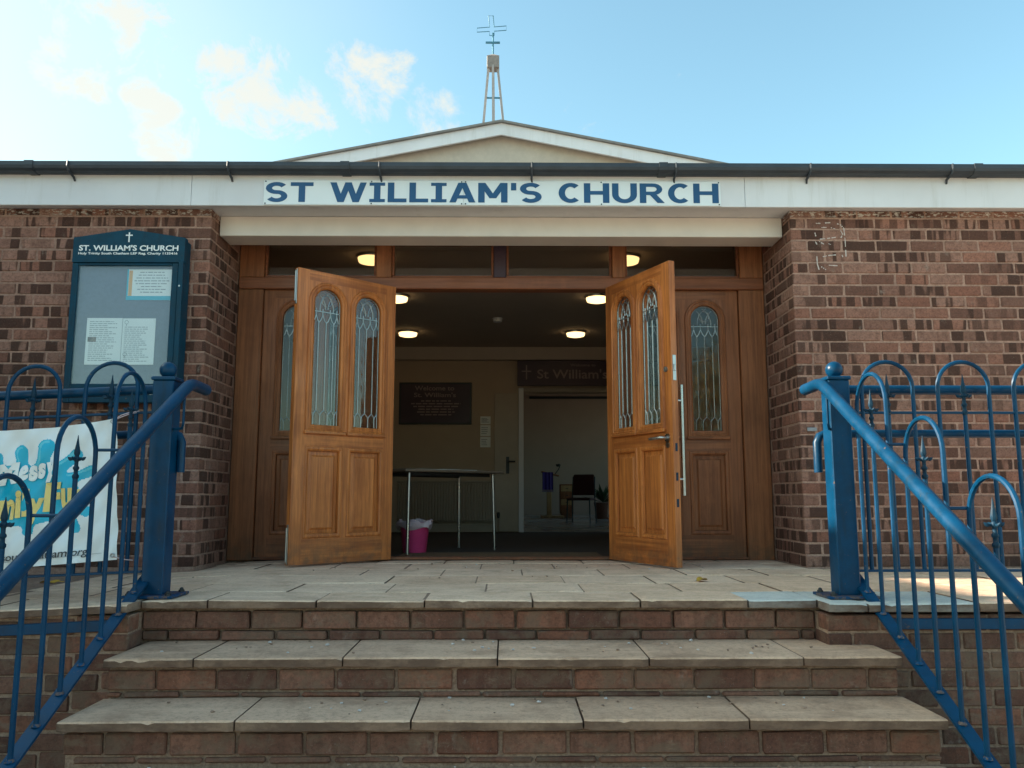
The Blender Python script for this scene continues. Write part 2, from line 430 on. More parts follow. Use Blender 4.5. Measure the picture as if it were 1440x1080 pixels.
# ------------------------------------------------------------------ geometry helpers
class MB:
    """collects polygons for one mesh"""

    def __init__(self):
        self.v, self.f, self.mi = [], [], []

    def add(self, vs, fs, m=0):
        o = len(self.v)
        self.v += [tuple(x) for x in vs]
        self.f += [tuple(i + o for i in f) for f in fs]
        self.mi += [m] * len(fs)
        return self

    def box(self, x0, x1, y0, y1, z0, z1, m=0):
        vs = [(x, y, z) for x in (x0, x1) for y in (y0, y1) for z in (z0, z1)]
        return self.add(vs, [(0, 1, 3, 2), (4, 6, 7, 5), (0, 4, 5, 1), (2, 3, 7, 6), (0, 2, 6, 4), (1, 5, 7, 3)], m)

    def bevbox(self, x0, x1, y0, y1, z0, z1, b=0.004, m=0, jit=0.0, rnd=None):
        c = [(x0 + x1) / 2, (y0 + y1) / 2, (z0 + z1) / 2]
        h = [(x1 - x0) / 2, (y1 - y0) / 2, (z1 - z0) / 2]
        b = min(b, min(h) * 0.8)
        vs, idx = [], {}
        for sx in (-1, 1):
            for sy in (-1, 1):
                for sz in (-1, 1):
                    s = (sx, sy, sz)
                    for a in range(3):
                        p = [c[k] + s[k] * (h[k] if k == a else h[k] - b) for k in range(3)]
                        if jit and rnd:
                            p = [q + rnd.uniform(-jit, jit) for q in p]
                        idx[(s, a)] = len(vs)
                        vs.append(p)
        fs = []
        S = (-1, 1)
        for a in range(3):
            o = [k for k in range(3) if k != a]
            for sa in S:
                def key(p, q):
                    s = [0, 0, 0]
                    s[a], s[o[0]], s[o[1]] = sa, p, q
                    return tuple(s)
                fs.append([idx[(key(p, q), a)] for p, q in ((-1, -1), (1, -1), (1, 1), (-1, 1))])
        for a in range(3):
            o = [k for k in range(3) if k != a]
            for p in S:
                for q in S:
                    s1, s2 = [0] * 3, [0] * 3
                    s1[o[0]] = s2[o[0]] = p
                    s1[o[1]] = s2[o[1]] = q
                    s1[a], s2[a] = -1, 1
                    s1, s2 = tuple(s1), tuple(s2)
                    fs.append([idx[(s1, o[0])], idx[(s2, o[0])], idx[(s2, o[1])], idx[(s1, o[1])]])
        for sx in S:
            for sy in S:
                for sz in S:
                    fs.append([idx[((sx, sy, sz), k)] for k in range(3)])
        return self.add(vs, fs, m)

    def tube(self, pts, r, n=8, closed=False, caps=True, m=0, rot=0.0):
        pts = [Vector(p) for p in pts]
        N = len(pts)
        rr = r if isinstance(r, (list, tuple)) else [r] * N
        tang = []
        for i in range(N):
            a = pts[(i - 1) % N] if (closed or i > 0) else pts[i]
            b = pts[(i + 1) % N] if (closed or i < N - 1) else pts[i]
            tang.append((b - a).normalized())
        t0 = tang[0]
        ref = Vector((0, 0, 1)) if abs(t0.z) < 0.9 else Vector((0, 1, 0))
        u = (ref - t0 * ref.dot(t0)).normalized()
        vs = []
        for i in range(N):
            t = tang[i]
            u = (u - t * u.dot(t))
            u = u.normalized() if u.length > 1e-6 else t.orthogonal().normalized()
            w = t.cross(u)
            for k in range(n):
                a = 2 * math.pi * (k + rot) / n
                vs.append(pts[i] + (u * math.cos(a) + w * math.sin(a)) * rr[i])
        fs = []
        for i in range(N if closed else N - 1):
            j = (i + 1) % N
            for k in range(n):
                l = (k + 1) % n
                fs.append((i * n + k, i * n + l, j * n + l, j * n + k))
        if caps and not closed:
            fs.append(tuple(range(n))[::-1])
            fs.append(tuple((N - 1) * n + k for k in range(n)))
        return self.add(vs, fs, m)

    def lathe(self, prof, c=(0, 0, 0), n=14, m=0, sx=1.0, sy=1.0):
        vs, fs = [], []
        for z, r in prof:
            for k in range(n):
                a = 2 * math.pi * k / n
                vs.append((c[0] + r * sx * math.cos(a), c[1] + r * sy * math.sin(a), c[2] + z))
        for i in range(len(prof) - 1):
            for k in range(n):
                l = (k + 1) % n
                fs.append((i * n + k, i * n + l, (i + 1) * n + l, (i + 1) * n + k))
        fs.append(tuple(range(n))[::-1])
        fs.append(tuple((len(prof) - 1) * n + k for k in range(n)))
        return self.add(vs, fs, m)

    def sphere(self, c, r, n=16, m=0, sz=1.0):
        pr = [(-r * sz * math.cos(math.pi * i / (n // 2)), max(1e-4, r * math.sin(math.pi * i / (n // 2)))) for i in range(n // 2 + 1)]
        return self.lathe(pr, c, n, m)

    def prism(self, poly, a0, a1, axis='y', m=0):
        """poly: 2-D outline; extruded along axis between a0 and a1"""
        def P(p, a):
            return {'y': (p[0], a, p[1]), 'x': (a, p[0], p[1]), 'z': (p[0], p[1], a)}[axis]
        n = len(poly)
        vs = [P(p, a0) for p in poly] + [P(p, a1) for p in poly]
        fs = [tuple(range(n))[::-1], tuple(range(n, 2 * n))]
        fs += [(i, (i + 1) % n, n + (i + 1) % n, n + i) for i in range(n)]
        return self.add(vs, fs, m)

    def xf(self, mat):
        self.v = [tuple(mat @ Vector(p)) for p in self.v]
        return self

    def fn(self, f):
        self.v = [tuple(f(*p)) for p in self.v]
        return self

    def mesh(self, name, mats, smooth=False):
        me = bpy.data.meshes.new(name)
        me.from_pydata(self.v, [], self.f)
        bm = bmesh.new()
        bm.from_mesh(me)
        bmesh.ops.recalc_face_normals(bm, faces=bm.faces)
        bm.to_mesh(me)
        bm.free()
        for mm in (mats if isinstance(mats, (list, tuple)) else [mats]):
            me.materials.append(M[mm])
        if len(set(self.mi)) > 1:
            me.polygons.foreach_set('material_index', self.mi)
        if smooth:
            try:
                me.set_sharp_from_angle(angle=R(40))
            except Exception:
                pass
            me.polygons.foreach_set('use_smooth', [True] * len(me.polygons))
        return me

    def build(self, name, mats, parent=None, smooth=False):
        return link(name, self.mesh(name, mats, smooth), parent)


def link(name, data, parent=None, loc=None):
    o = bpy.data.objects.new(name, data)
    col.objects.link(o)
    if parent is not None:
        o.parent = parent
    if loc is not None:
        o.location = loc
    return o


def tag(o, label=None, cat=None, group=None, kind=None):
    for k, v in (('label', label), ('category', cat), ('group', group), ('kind', kind)):
        if v:
            o[k] = v
    return o


def thing(name, label, cat, group=None, loc=(0, 0, 0), rz=0.0):
    o = link(name, None, None, loc)
    o.rotation_euler = (0, 0, rz)
    return tag(o, label, cat, group)


def structure(name, mb, mat, parent=None):
    o = mb.build(name, mat, parent)
    if parent is None:
        o['kind'] = 'structure'
    return o


def arc(cx, cz, r, a0, a1, n):
    return [(cx + r * math.cos(R(a0 + (a1 - a0) * i / n)), cz + r * math.sin(R(a0 + (a1 - a0) * i / n))) for i in range(n + 1)]


def glyphs(text, bold=0.0, spacing=1.0, align='LEFT', size=1.0, shear=0.0):
    """the polygons of a line of writing, in the XZ plane facing -Y: list of (verts2d, faces)"""
    cu = bpy.data.curves.new('writing', 'FONT')
    cu.body = text
    cu.size = size
    cu.offset = bold
    cu.space_character = spacing
    cu.align_x = align
    cu.shear = shear
    cu.resolution_u = 3
    ob = bpy.data.objects.new('writing', cu)
    col.objects.link(ob)
    dg = bpy.context.evaluated_depsgraph_get()
    me = bpy.data.meshes.new_from_object(ob.evaluated_get(dg))
    vs = [(v.co.x, v.co.y) for v in me.vertices]
    fs = [tuple(p.vertices) for p in me.polygons]
    bpy.data.objects.remove(ob)
    bpy.data.curves.remove(cu)
    bpy.data.meshes.remove(me)
    return vs, fs


def fit(vs, x0, x1, z0, z1):
    ax, bx = min(p[0] for p in vs), max(p[0] for p in vs)
    az, bz = min(p[1] for p in vs), max(p[1] for p in vs)
    return [(x0 + (p[0] - ax) / (bx - ax) * (x1 - x0), z0 + (p[1] - az) / (bz - az) * (z1 - z0)) for p in vs]


def write(mb, text, x0, x1, z0, z1, y, bold=0.0, m=0, spacing=1.0, shear=0.0):
    vs, fs = glyphs(text, bold, spacing, shear=shear)
    mb.add([(p[0], y, p[1]) for p in fit(vs, x0, x1, z0, z1)], fs, m)
    return mb


def print_lines(mb, x0, x1, z0, z1, n, y, h, rnd, m=0, centre=False):
    """rows of short dashes: print too small to read"""
    for i in range(n):
        z = z1 - (z1 - z0) * (i + 0.5) / n
        L = (x1 - x0) * rnd.uniform(0.55, 1.0)
        s = x0 + ((x1 - x0) - L) / 2 if centre else x0
        e = s + L
        while s < e - 0.002:
            w = min(rnd.uniform(0.012, 0.045) * (x1 - x0) / 0.25, e - s)
            mb.add([(s, y, z - h / 2), (s + w, y, z - h / 2), (s + w, y, z + h / 2), (s, y, z + h / 2)], [(0, 1, 2, 3)], m)
            s += w + 0.006 * (x1 - x0) / 0.25
    return mb


# ------------------------------------------------------------------ the setting: ground
g = MB()
g.box(-600, 600, -600, 600, -0.95, -0.77)
structure('ground', g, 'concrete_paving')

# ------------------------------------------------------------------ church building
WY = 5.16                       # plane of the front brickwork
XL, XR = -1.915, 1.87           # the two corners of the entrance recess
FY = 5.74                       # front of the timber screen
church = thing('church_building', 'low brown brick church with white fascia, timber entrance screen and low gable behind', 'church', loc=(0, WY, 0))
church_inv = Matrix.Translation((0, -WY, 0))


def cpart(name, mb, mat, parent=church, smooth=False):
    """a part of the church: geometry given in world coordinates"""
    if parent is church:
        return mb.xf(church_inv).build(name, mat, church, smooth)
    return mb.xf(church_inv).build(name, mat, parent, smooth)


wall_l = cpart('front_wall', MB().box(-5.2, XL - 0.0045, WY + 0.0045, FY + 0.1, -0.4, 2.30), 'mortar')
wall_r = cpart('front_wall', MB().box(XR + 0.0045, 5.2, WY + 0.0045, FY + 0.1, -0.4, 2.30), 'mortar')

brick_rnd = random.Random(11)
brick_cache = {}


def brick_mesh(sx, sy, sz, mat, var):
    k = (round(sx, 4), round(sy, 4), round(sz, 4), mat, var)
    if k not in brick_cache:
        rn = random.Random(var * 77 + int(sx * 1000))
        b = MB().bevbox(-sx / 2, sx / 2, -sy / 2, sy / 2, -sz / 2, sz / 2, 0.0055, 0, 0.0020, rn)
        brick_cache[k] = b.mesh('brick', mat)
    return brick_cache[k]


def brick_obj(parent, c, s, mat, base=(0, WY, 0)):
    var = brick_rnd.randrange(6)
    o = link('brick', brick_mesh(*s, mat, var), parent, (c[0] - base[0], c[1] - base[1] + brick_rnd.uniform(-0.0015, 0.0015), c[2] - base[2]))
    return o


def brick_into(mb, c, s, base=(0, WY, 0)):
    x, y, z = c[0] - base[0], c[1] - base[1] + brick_rnd.uniform(-0.0015, 0.0015), c[2] - base[2]
    mb.bevbox(x - s[0] / 2, x + s[0] / 2, y - s[1] / 2, y + s[1] / 2, z - s[2] / 2, z + s[2] / 2, 0.0055, 0, 0.0020, brick_rnd)


church_bricks, rest_bricks = [], []
D = 0.1025
for side, xc in ((1, XR), (-1, XL)):
    for i in range(31):
        z0 = 0.075 * i + 0.005
        hz = 0.065 if i < 30 else 0.045
        zc = z0 + hz / 2
        u = 0.0 if i % 2 == 0 else 0.1125
        while u < 3.2:
            L = 0.215
            x = xc + side * (u + L / 2)
            b = ((x, WY + D / 2, zc), (L, D, hz))
            seen = abs(x) < 3.36 and not (-2.70 < x < -2.08 and 1.0 < zc < 2.05) and not (x < -1.75 and zc < 0.66 and x > -9) and zc > 0.02
            if side > 0 and zc < 0.12:
                seen = False
            (church_bricks if seen and len(church_bricks) < 300 else rest_bricks).append(b)
            u += L + 0.01
        v = 0.1125 if i % 2 == 0 else 0.0
        while v < 0.55:
            L = min(0.215, 0.58 - v)
            rest_bricks.append(((xc + side * D / 2, WY + v + L / 2, zc), (D, L, hz)))
            v += L + 0.01
# a few left-hand wall bricks and the corner bricks fill the individual quota first
for c, s in church_bricks:
    brick_obj(wall_r if c[0] > 0 else wall_l, c, s, 'brick')
rb = MB()
for c, s in rest_bricks:
    brick_into(rb, c, s)
rbo = rb.build('brickwork', 'brick', church)
rbo['kind'] = 'stuff'

# chalk scrawl on the right-hand wall
ck = MB()
yk = WY - 0.0035
for pts in ([(2.165, 2.215), (2.20, 2.205), (2.222, 2.18), (2.226, 2.10), (2.226, 1.99)], [(2.075, 2.185), (2.13, 2.186), (2.165, 2.176)], [(2.20, 2.165), (2.212, 2.14), (2.20, 2.115)],
            [(2.06, 2.105), (2.12, 2.112), (2.165, 2.118)], [(2.035, 2.125), (2.03, 2.15)], [(2.03, 2.09), (2.04, 2.07)], [(2.055, 2.09), (2.085, 2.072)],
            [(2.035, 1.99), (2.035, 1.94), (2.045, 1.90)], [(2.065, 1.985), (2.11, 1.995), (2.16, 2.0)], [(2.06, 1.92), (2.09, 1.90)], [(2.11, 1.93), (2.18, 1.926)],
            [(2.115, 2.075), (2.13, 2.07)], [(2.04, 2.213), (2.07, 2.213)], [(2.10, 2.216), (2.135, 2.218)], [(2.20, 2.0), (2.205, 1.985)]):
    for a, b in zip(pts, pts[1:]):
        n = 5
        for j in range(n):
            if brick_rnd.random() < 0.22:
                continue
            p = [a[k] + (b[k] - a[k]) * j / n for k in (0, 1)]
            q = [a[k] + (b[k] - a[k]) * (j + 1.05) / n for k in (0, 1)]
            dx, dz = q[0] - p[0], q[1] - p[1]
            l = math.hypot(dx, dz)
            wd = 0.0034 * brick_rnd.uniform(0.5, 1.3)
            nx, nz_ = -dz / l * wd, dx / l * wd
            ck.add([(p[0] + nx, yk, p[1] + nz_), (p[0] - nx, yk, p[1] - nz_), (q[0] - nx, yk, q[1] - nz_), (q[0] + nx, yk, q[1] + nz_)], [(0, 1, 2, 3)])
cpart('chalk_mark', ck, 'chalk')
pl = MB().bevbox(1.915, 1.975, WY - 0.012, WY - 0.002, 0.845, 0.87, 0.003)
cpart('wall_stud', pl, 'grey_plate')

# fascia boards (butt-jointed), soffit, beam over the recess
for a, b in ((-5.2, -2.02), (-2.018, 1.55), (1.552, 5.2)):
    cpart('fascia_board', MB().bevbox(a, b, 5.06, 5.085, 2.287, 2.515, 0.003), 'white_paint')
cpart('soffit', MB().box(-5.2, 5.2, 5.085, WY + 0.2, 2.302, 2.315), 'white_paint')
bm_ = MB()
bm_.bevbox(XL + 0.004, XR - 0.004, 5.30, 5.51, 2.165, 2.30, 0.004)
beam = cpart('entrance_beam', bm_, 'beam_paint')
cpart('recess_ceiling', MB().box(XL - 0.1, XR + 0.1, 5.51, FY + 0.1, 2.30, 2.33), 'beam_paint')

# gutter: half-round profile swept along X, brackets
gp = [(4.968, 2.545), (4.964, 2.518), (4.970, 2.500), (4.988, 2.488), (5.02, 2.484), (5.055, 2.488), (5.055, 2.545), (5.048, 2.545), (5.048, 2.496), (4.990, 2.496), (4.976, 2.518), (4.977, 2.545)]
joints = [-5.3, -3.02, -1.02, 1.01, 3.03, 5.3]
gutter = cpart('gutter', MB().prism(gp, -5.3, 5.3, 'x'), 'gutter_grey')
for j in joints[1:-1]:
    gm = MB().prism([(4.964, 2.549), (4.959, 2.518), (4.965, 2.497), (4.985, 2.483), (5.02, 2.479), (5.058, 2.483), (5.058, 2.549)], j - 0.028, j + 0.028, 'x')
    cpart('gutter_joint', gm, 'gutter_grey', gutter)
for x in (-3.75, -2.77, -1.76, -0.80, 0.17, 1.09, 1.95, 2.86, 3.8):
    k = MB()
    k.tube([(x, 4.962, 2.544), (x, 4.960, 2.512), (x, 4.977, 2.486), (x, 5.010, 2.476), (x, 5.045, 2.468), (x + 0.004, 5.057, 2.445)], [0.006, 0.007, 0.007, 0.008, 0.008, 0.006], 6)
    cpart('gutter_bracket', k, 'gutter_grey', gutter)
cpart('flat_roof', MB().box(-5.2, 5.2, 5.086, 12.08, 2.502, 2.56), 'roof_felt')
sv = MB()
sv.box(-5.18, -5.0, FY + 0.1, 24, -0.77, 2.5)
sv.box(5.0, 5.18, FY + 0.1, 12.2, -0.77, 2.5)
cpart('side_wall', sv, 'mortar')

# added block, unseen on the left, put there to shade the steps
wg = MB()
wg.box(-9.0, -5.25, 0.8, 9.0, -0.77, 2.62)
cpart('sun_block', wg, 'brick')
cpart('sun_block_top', MB().box(-9.1, -5.2, 0.7, 9.1, 2.605, 3.42), 'white_paint')  # upper slab of the added block; its height sets the shadow edge

# gable of the hall behind
GX, GZ, SL = -0.06, 6.172, 0.199
for s in (-1, 1):
    bb = MB()
    x1 = GX + s * 6.4
    poly = [(GX, GZ - 0.035), (x1, GZ - 0.035 - SL * 6.4), (x1, GZ - 0.222 - SL * 6.4), (GX, GZ - 0.222)]
    cpart('bargeboard', bb.prism(poly, 11.93, 11.97, 'y'), 'white_paint')
    rr_ = MB()
    poly = [(GX, GZ + 0.0), (x1 + s * 0.05, GZ - SL * 6.45), (x1 + s * 0.05, GZ - 0.034 - SL * 6.45), (GX, GZ - 0.034)]
    cpart('hall_roof', rr_.prism(poly, 11.88, 24.2, 'y'), 'roof_edge')
gw = MB().prism([(GX - 6.2, 2.56), (GX + 6.2, 2.56), (GX + 6.2, GZ - 0.05 - SL * 6.2), (GX, GZ - 0.05), (GX - 6.2, GZ - 0.05 - SL * 6.2)], 12.1, 12.2, 'y')
cpart('gable_wall', gw, 'cream_render')

# ------------------------------------------------------------------ timber screen and doors
LEAF_H = 1.905
OPL, OPR = -0.795, 0.742           # clear door opening
scr = MB()
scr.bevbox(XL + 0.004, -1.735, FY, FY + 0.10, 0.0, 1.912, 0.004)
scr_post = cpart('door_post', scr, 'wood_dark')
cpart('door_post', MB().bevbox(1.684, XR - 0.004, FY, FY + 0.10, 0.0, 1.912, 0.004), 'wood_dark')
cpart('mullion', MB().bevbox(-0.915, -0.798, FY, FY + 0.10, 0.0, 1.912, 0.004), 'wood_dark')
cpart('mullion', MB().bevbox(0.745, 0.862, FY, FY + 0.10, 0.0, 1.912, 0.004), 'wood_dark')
cpart('transom_rail', MB().bevbox(XL + 0.004, XR - 0.004, FY - 0.012, FY + 0.10, 1.914, 2.0, 0.006), 'wood_rail')
cpart('frame_head', MB().bevbox(XL + 0.004, XR - 0.004, FY, FY + 0.10, 2.262, 2.298, 0.004), 'wood_rail')
cpart('threshold', MB().bevbox(XL + 0.05, XR - 0.05, FY + 0.005, FY + 0.12, 0.003, 0.022, 0.004), 'wood_rail')
mull = [(XL + 0.004, -1.735), (-0.93, -0.82), (-0.082, 0.008), (0.775, 0.868), (1.70, XR - 0.004)]
for i, (a, b) in enumerate(mull):
    cpart('transom_mullion', MB().bevbox(a, b, FY - 0.004, FY + 0.096, 2.001, 2.261, 0.004), 'sign_plum' if i == 2 else 'wood_dark')
for (a, b), (c, d) in zip(mull, mull[1:]):
    fr = MB()
    fr.bevbox(b + 0.001, c - 0.001, FY + 0.02, FY + 0.045, 2.001, 2.022, 0.003)
    fr.bevbox(b + 0.001, b + 0.018, FY + 0.02, FY + 0.045, 2.023, 2.26, 0.003)
    fr.bevbox(c - 0.018, c - 0.001, FY + 0.02, FY + 0.045, 2.023, 2.26, 0.003)
    tb = cpart('transom_bead', fr, 'wood_rail')
    cpart('transom_pane', MB().box(b + 0.018, c - 0.018, FY + 0.05, FY + 0.056, 2.01, 2.261), 'transom_glass')


def offset_loop(loop, d):
    """offset a closed counter-clockwise outline outward by d (mitred)"""
    n = len(loop)
    out_ = []
    for i in range(n):
        p0, p1, p2 = loop[i - 1], loop[i], loop[(i + 1) % n]
        a = Vector((p1[0] - p0[0], p1[1] - p0[1])).normalized()
        b = Vector((p2[0] - p1[0], p2[1] - p1[1])).normalized()
        na, nb = Vector((a.y, -a.x)), Vector((b.y, -b.x))
        k = na + nb
        k = k / max(0.3, k.dot(na))
        out_.append((p1[0] + k.x * d, p1[1] + k.y * d))
    return out_


def ring(mb, loop, prof, sgn):
    """a moulding swept round a loop; prof = [(offset, height)], sgn = side of the leaf"""
    n = len(loop)
    vs, fs = [], []
    for d, h in prof:
        vs += [(p[0], sgn * h, p[1]) for p in offset_loop(loop, d)]
    for j in range(len(prof) - 1):
        for i in range(n):
            k = (i + 1) % n
            fs.append((j * n + i, j * n + k, (j + 1) * n + k, (j + 1) * n + i))
    mb.add(vs, fs)


T2 = 0.0225                        # half thickness of a leaf


def door_leaf(W, wood):
    """returns a dict of meshes; local x from the hinge edge, z up, thickness along y"""
    cu = bpy.data.curves.new('leaf', 'CURVE')
    cu.dimensions = '2D'
    cu.fill_mode = 'BOTH'
    cu.extrude = T2 - 0.002
    cu.bevel_depth = 0.002
    cu.bevel_resolution = 0

    def spline(pts):
        sp = cu.splines.new('POLY')
        sp.points.add(len(pts) - 1)
        for p, q in zip(sp.points, pts):
            p.co = (q[0], q[1], 0, 1)
        sp.use_cyclic_u = True
    spline([(0.002, 0.002), (W - 0.002, 0.002), (W - 0.002, LEAF_H - 0.002), (0.002, LEAF_H - 0.002)])
    panes, panels = [], []
    hw, hp, off = 0.112, 0.127, W * 0.205
    for c in (W / 2 - off, W / 2 + off):
        lp = [(c - hw, 0.875), (c + hw, 0.875)] + arc(c, 1.69, hw, 0, 180, 16)
        panes.append((c, lp))
        panels.append((c, [(c - hp, 0.175), (c + hp, 0.175), (c + hp, 0.73), (c - hp, 0.73)]))
    for _, lp in panes + panels:
        spline(lp)
    ob = bpy.data.objects.new('leaf', cu)
    col.objects.link(ob)
    dg = bpy.context.evaluated_depsgraph_get()
    me = bpy.data.meshes.new_from_object(ob.evaluated_get(dg))
    bpy.data.objects.remove(ob)
    me.transform(Matrix.Rotation(R(90), 4, 'X'))
    me.materials.clear()
    me.materials.append(M[wood])
    for p in me.polygons:
        p.use_smooth = False
    res = {'leaf': me, 'moulding': [], 'pane': [], 'came': [], 'panel': []}
    for k, (c, lp) in enumerate(panes + panels):
        mb = MB()
        for s in (-1, 1):
            if k < 2:
                pr = [(-0.012, T2 - 0.014), (-0.010, T2 + 0.004), (0.002, T2 + 0.010), (0.014, T2 + 0.008), (0.020, T2 + 0.013), (0.030, T2 + 0.011), (0.036, T2 - 0.001)]
            else:
                pr = [(-0.016, T2 - 0.012), (-0.012, T2 + 0.002), (0.0, T2 + 0.007), (0.008, T2 + 0.006), (0.014, T2 - 0.001)]
            ring(mb, lp, pr, s)
            if k < 2:   # little sill under each light
                z = 0.837
                ya, yb = sorted((s * (T2 - 0.001), s * (T2 + 0.020)))
                mb.bevbox(c - hw - 0.040, c + hw + 0.040, ya, yb, z - 0.013, z + 0.010, 0.004)
        res['moulding'].append(mb.mesh('moulding', wood))
    for c, lp in panes:
        il = offset_loop(lp, -0.002)
        res['pane'].append(MB().prism(il, -0.004, 0.004, 'y').mesh('pane', 'pane_glass'))
        cm = MB()

        def strip(pts, closed=False, r=0.0042):
            cm.tube([(c + p[0], 0, p[1]) for p in pts], r, 6, closed, True)
        e = hw - 0.013
        strip([(x - c, z) for x, z in offset_loop(lp, -0.013)], True, 0.004)
        zb, zt = 0.985, 1.565
        for x in (-0.056, 0.0, 0.056):
            strip([(x, zb), (x, zt)])
        # pointed heads at the foot
        xs = [-e, -0.056, 0.0, 0.056, e]
        for x0, x1 in zip(xs, xs[1:]):
            xm = (x0 + x1) / 2
            strip([(xm, 0.889), (xm, 0.945)])
            strip([(xm, 0.945), (x0 * 0.6 + x1 * 0.4, 0.962), (x0, zb)])
            strip([(xm, 0.945), (x0 * 0.4 + x1 * 0.6, 0.962), (x1, zb)])
            # inverted points under the tracery
            strip([(x0, zt), (xm * 0.5 + x0 * 0.5, zt + 0.018), (xm, zt + 0.052)])
            strip([(x1, zt), (xm * 0.5 + x1 * 0.5, zt + 0.018), (xm, zt + 0.052)])
            strip([(xm, zt + 0.052), (xm, zt + 0.095)])
        strip([(-e, zt + 0.075), (e, zt + 0.075)])
        # interlaced arcs in the head
        for s in (-1, 1):
            strip([(s * p[0], p[1]) for p in arc(-0.078, 1.66, 0.128, -8, 62, 9)])
            strip([(s * p[0], p[1]) for p in arc(-0.135, 1.66, 0.125, 0, 50, 8)])
        strip(arc(0, 1.715, 0.038, 0, 360, 14)[:-1], True)
        res['came'].append(cm.mesh('lead_came', 'lead', True))
    for c, lp in panels:
        mb = MB()
        for s in (-1, 1):
            n = len(lp)
            loops = [(0.002, 0.006), (-0.014, 0.006), (-0.040, 0.009), (-0.052, 0.017)]
            ring(mb, lp, loops, s)
            il = offset_loop(lp, -0.052)
            mb.add([(p[0], s * 0.017, p[1]) for p in il], [(0, 1, 2, 3)])
        res['panel'].append(mb.mesh('raised_panel', wood))
    return res


def place_leaf(name, res, hinge, ang, mirror=False):
    """hinge in world XY; local +x of the leaf points along ang (degrees)"""
    o = link(name, res['leaf'], church, (hinge[0], hinge[1] - WY, 0.012))
    o.rotation_euler = (0, 0, R(ang))
    for k, n in (('moulding', 'moulding'), ('panel', 'raised_panel'), ('pane', 'pane'), ('came', 'lead_came')):
        for me in res[k]:
            link(n, me, o)
    return o


W_OPEN = 0.765
leaf_a = door_leaf(W_OPEN, 'wood')
leaf_b = door_leaf(0.815, 'wood_shaded')
ang_l = math.degrees(math.atan2(5.19 - 5.715, -1.37 + 0.795))
ang_r = math.degrees(math.atan2(5.02 - 5.715, 1.05 - 0.735))
dl = place_leaf('entrance_door', leaf_a, (-0.792, 5.715), ang_l)
dl['label'] = 'open door leaf with flush bolts on its edge'
dr = place_leaf('entrance_door', leaf_a, (0.738, 5.715), ang_r)
dr['label'] = 'open door leaf with steel lever and long pull handle'
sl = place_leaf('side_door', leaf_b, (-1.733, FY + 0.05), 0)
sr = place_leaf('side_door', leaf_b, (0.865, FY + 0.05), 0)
# hardware, in leaf coordinates.  left leaf: the seen face is +y local or -y local depending on its turn
b1 = MB().bevbox(W_OPEN - 0.0015, W_OPEN + 0.004, -0.010, 0.010, LEAF_H - 0.24, LEAF_H - 0.005, 0.002)
b1.tube([(W_OPEN + 0.008, 0, LEAF_H - 0.22), (W_OPEN + 0.008, 0, LEAF_H - 0.02)], 0.005, 8)
b1.build('flush_bolt', 'steel', dl)
b2 = MB().bevbox(W_OPEN - 0.0015, W_OPEN + 0.004, -0.010, 0.010, 0.005, 0.25, 0.002)
b2.tube([(W_OPEN + 0.008, 0, 0.02), (W_OPEN + 0.008, 0, 0.23)], 0.005, 8)
b2.build('flush_bolt', 'steel', dl)
# which local side faces the camera
def seen_side(hinge, ang):
    a = R(ang)
    n = (-math.sin(a), math.cos(a))
    mx, my = hinge[0] + math.cos(a) * 0.4, hinge[1] + math.sin(a) * 0.4
    return 1 if (-mx * n[0] - my * n[1]) > 0 else -1
ss = seen_side((0.738, 5.715), ang_r)
lv = MB()
ux = W_OPEN - 0.055
lv.add([], [])
for k in range(2):
    yy = ss * (T2 + 0.004 * k)
lv.tube([(ux, ss * T2, 0.785), (ux, ss * (T2 + 0.008), 0.785)], 0.026, 16)
lv.tube([(ux, ss * T2, 0.785), (ux, ss * (T2 + 0.045), 0.785), (ux - 0.012, ss * (T2 + 0.055), 0.785), (ux - 0.12, ss * (T2 + 0.055), 0.782)], 0.0095, 10)
lv.tube([(ux, ss * T2, 0.742), (ux, ss * (T2 + 0.006), 0.742)], 0.018, 14)
lv.build('lever_handle', 'steel', dr, True)
kh = MB().tube([(ux, ss * T2, 1.215), (ux, ss * (T2 + 0.008), 1.215)], 0.017, 12)
kh.build('lock_cylinder', 'lead', dr, True)
lp_ = MB().bevbox(W_OPEN - 0.0015, W_OPEN + 0.003, -0.012, 0.012, 1.14, 1.30, 0.001)
lp_.bevbox(W_OPEN + 0.002, W_OPEN + 0.010, -0.006, 0.006, 1.20, 1.24, 0.001)
lp_.build('lock_plate', 'steel', dr)
for z in (0.36, 0.52, 0.70):
    MB().bevbox(W_OPEN - 0.0012, W_OPEN + 0.002, -0.008, 0.008, z, z + 0.05, 0.001).build('strike_plate', 'iron_dark', dr)
ph = MB()
px = W_OPEN - 0.04
ph.tube([(px, -ss * (T2 + 0.055), 0.43), (px, -ss * (T2 + 0.055), 1.12)], 0.012, 12)
for z in (0.53, 1.02):
    ph.tube([(px, -ss * T2, z), (px, -ss * (T2 + 0.055), z)], 0.009, 10)
ph.build('pull_handle', 'steel', dr, True)
for d in (dl, dr):
    for z in (0.22, 0.95, 1.68):
        MB().tube([(-0.002, 0.018 * (-1 if d is dl else 1), z), (-0.002, 0.018 * (-1 if d is dl else 1), z + 0.10)], 0.006, 8).build('hinge', 'lead', d, True)

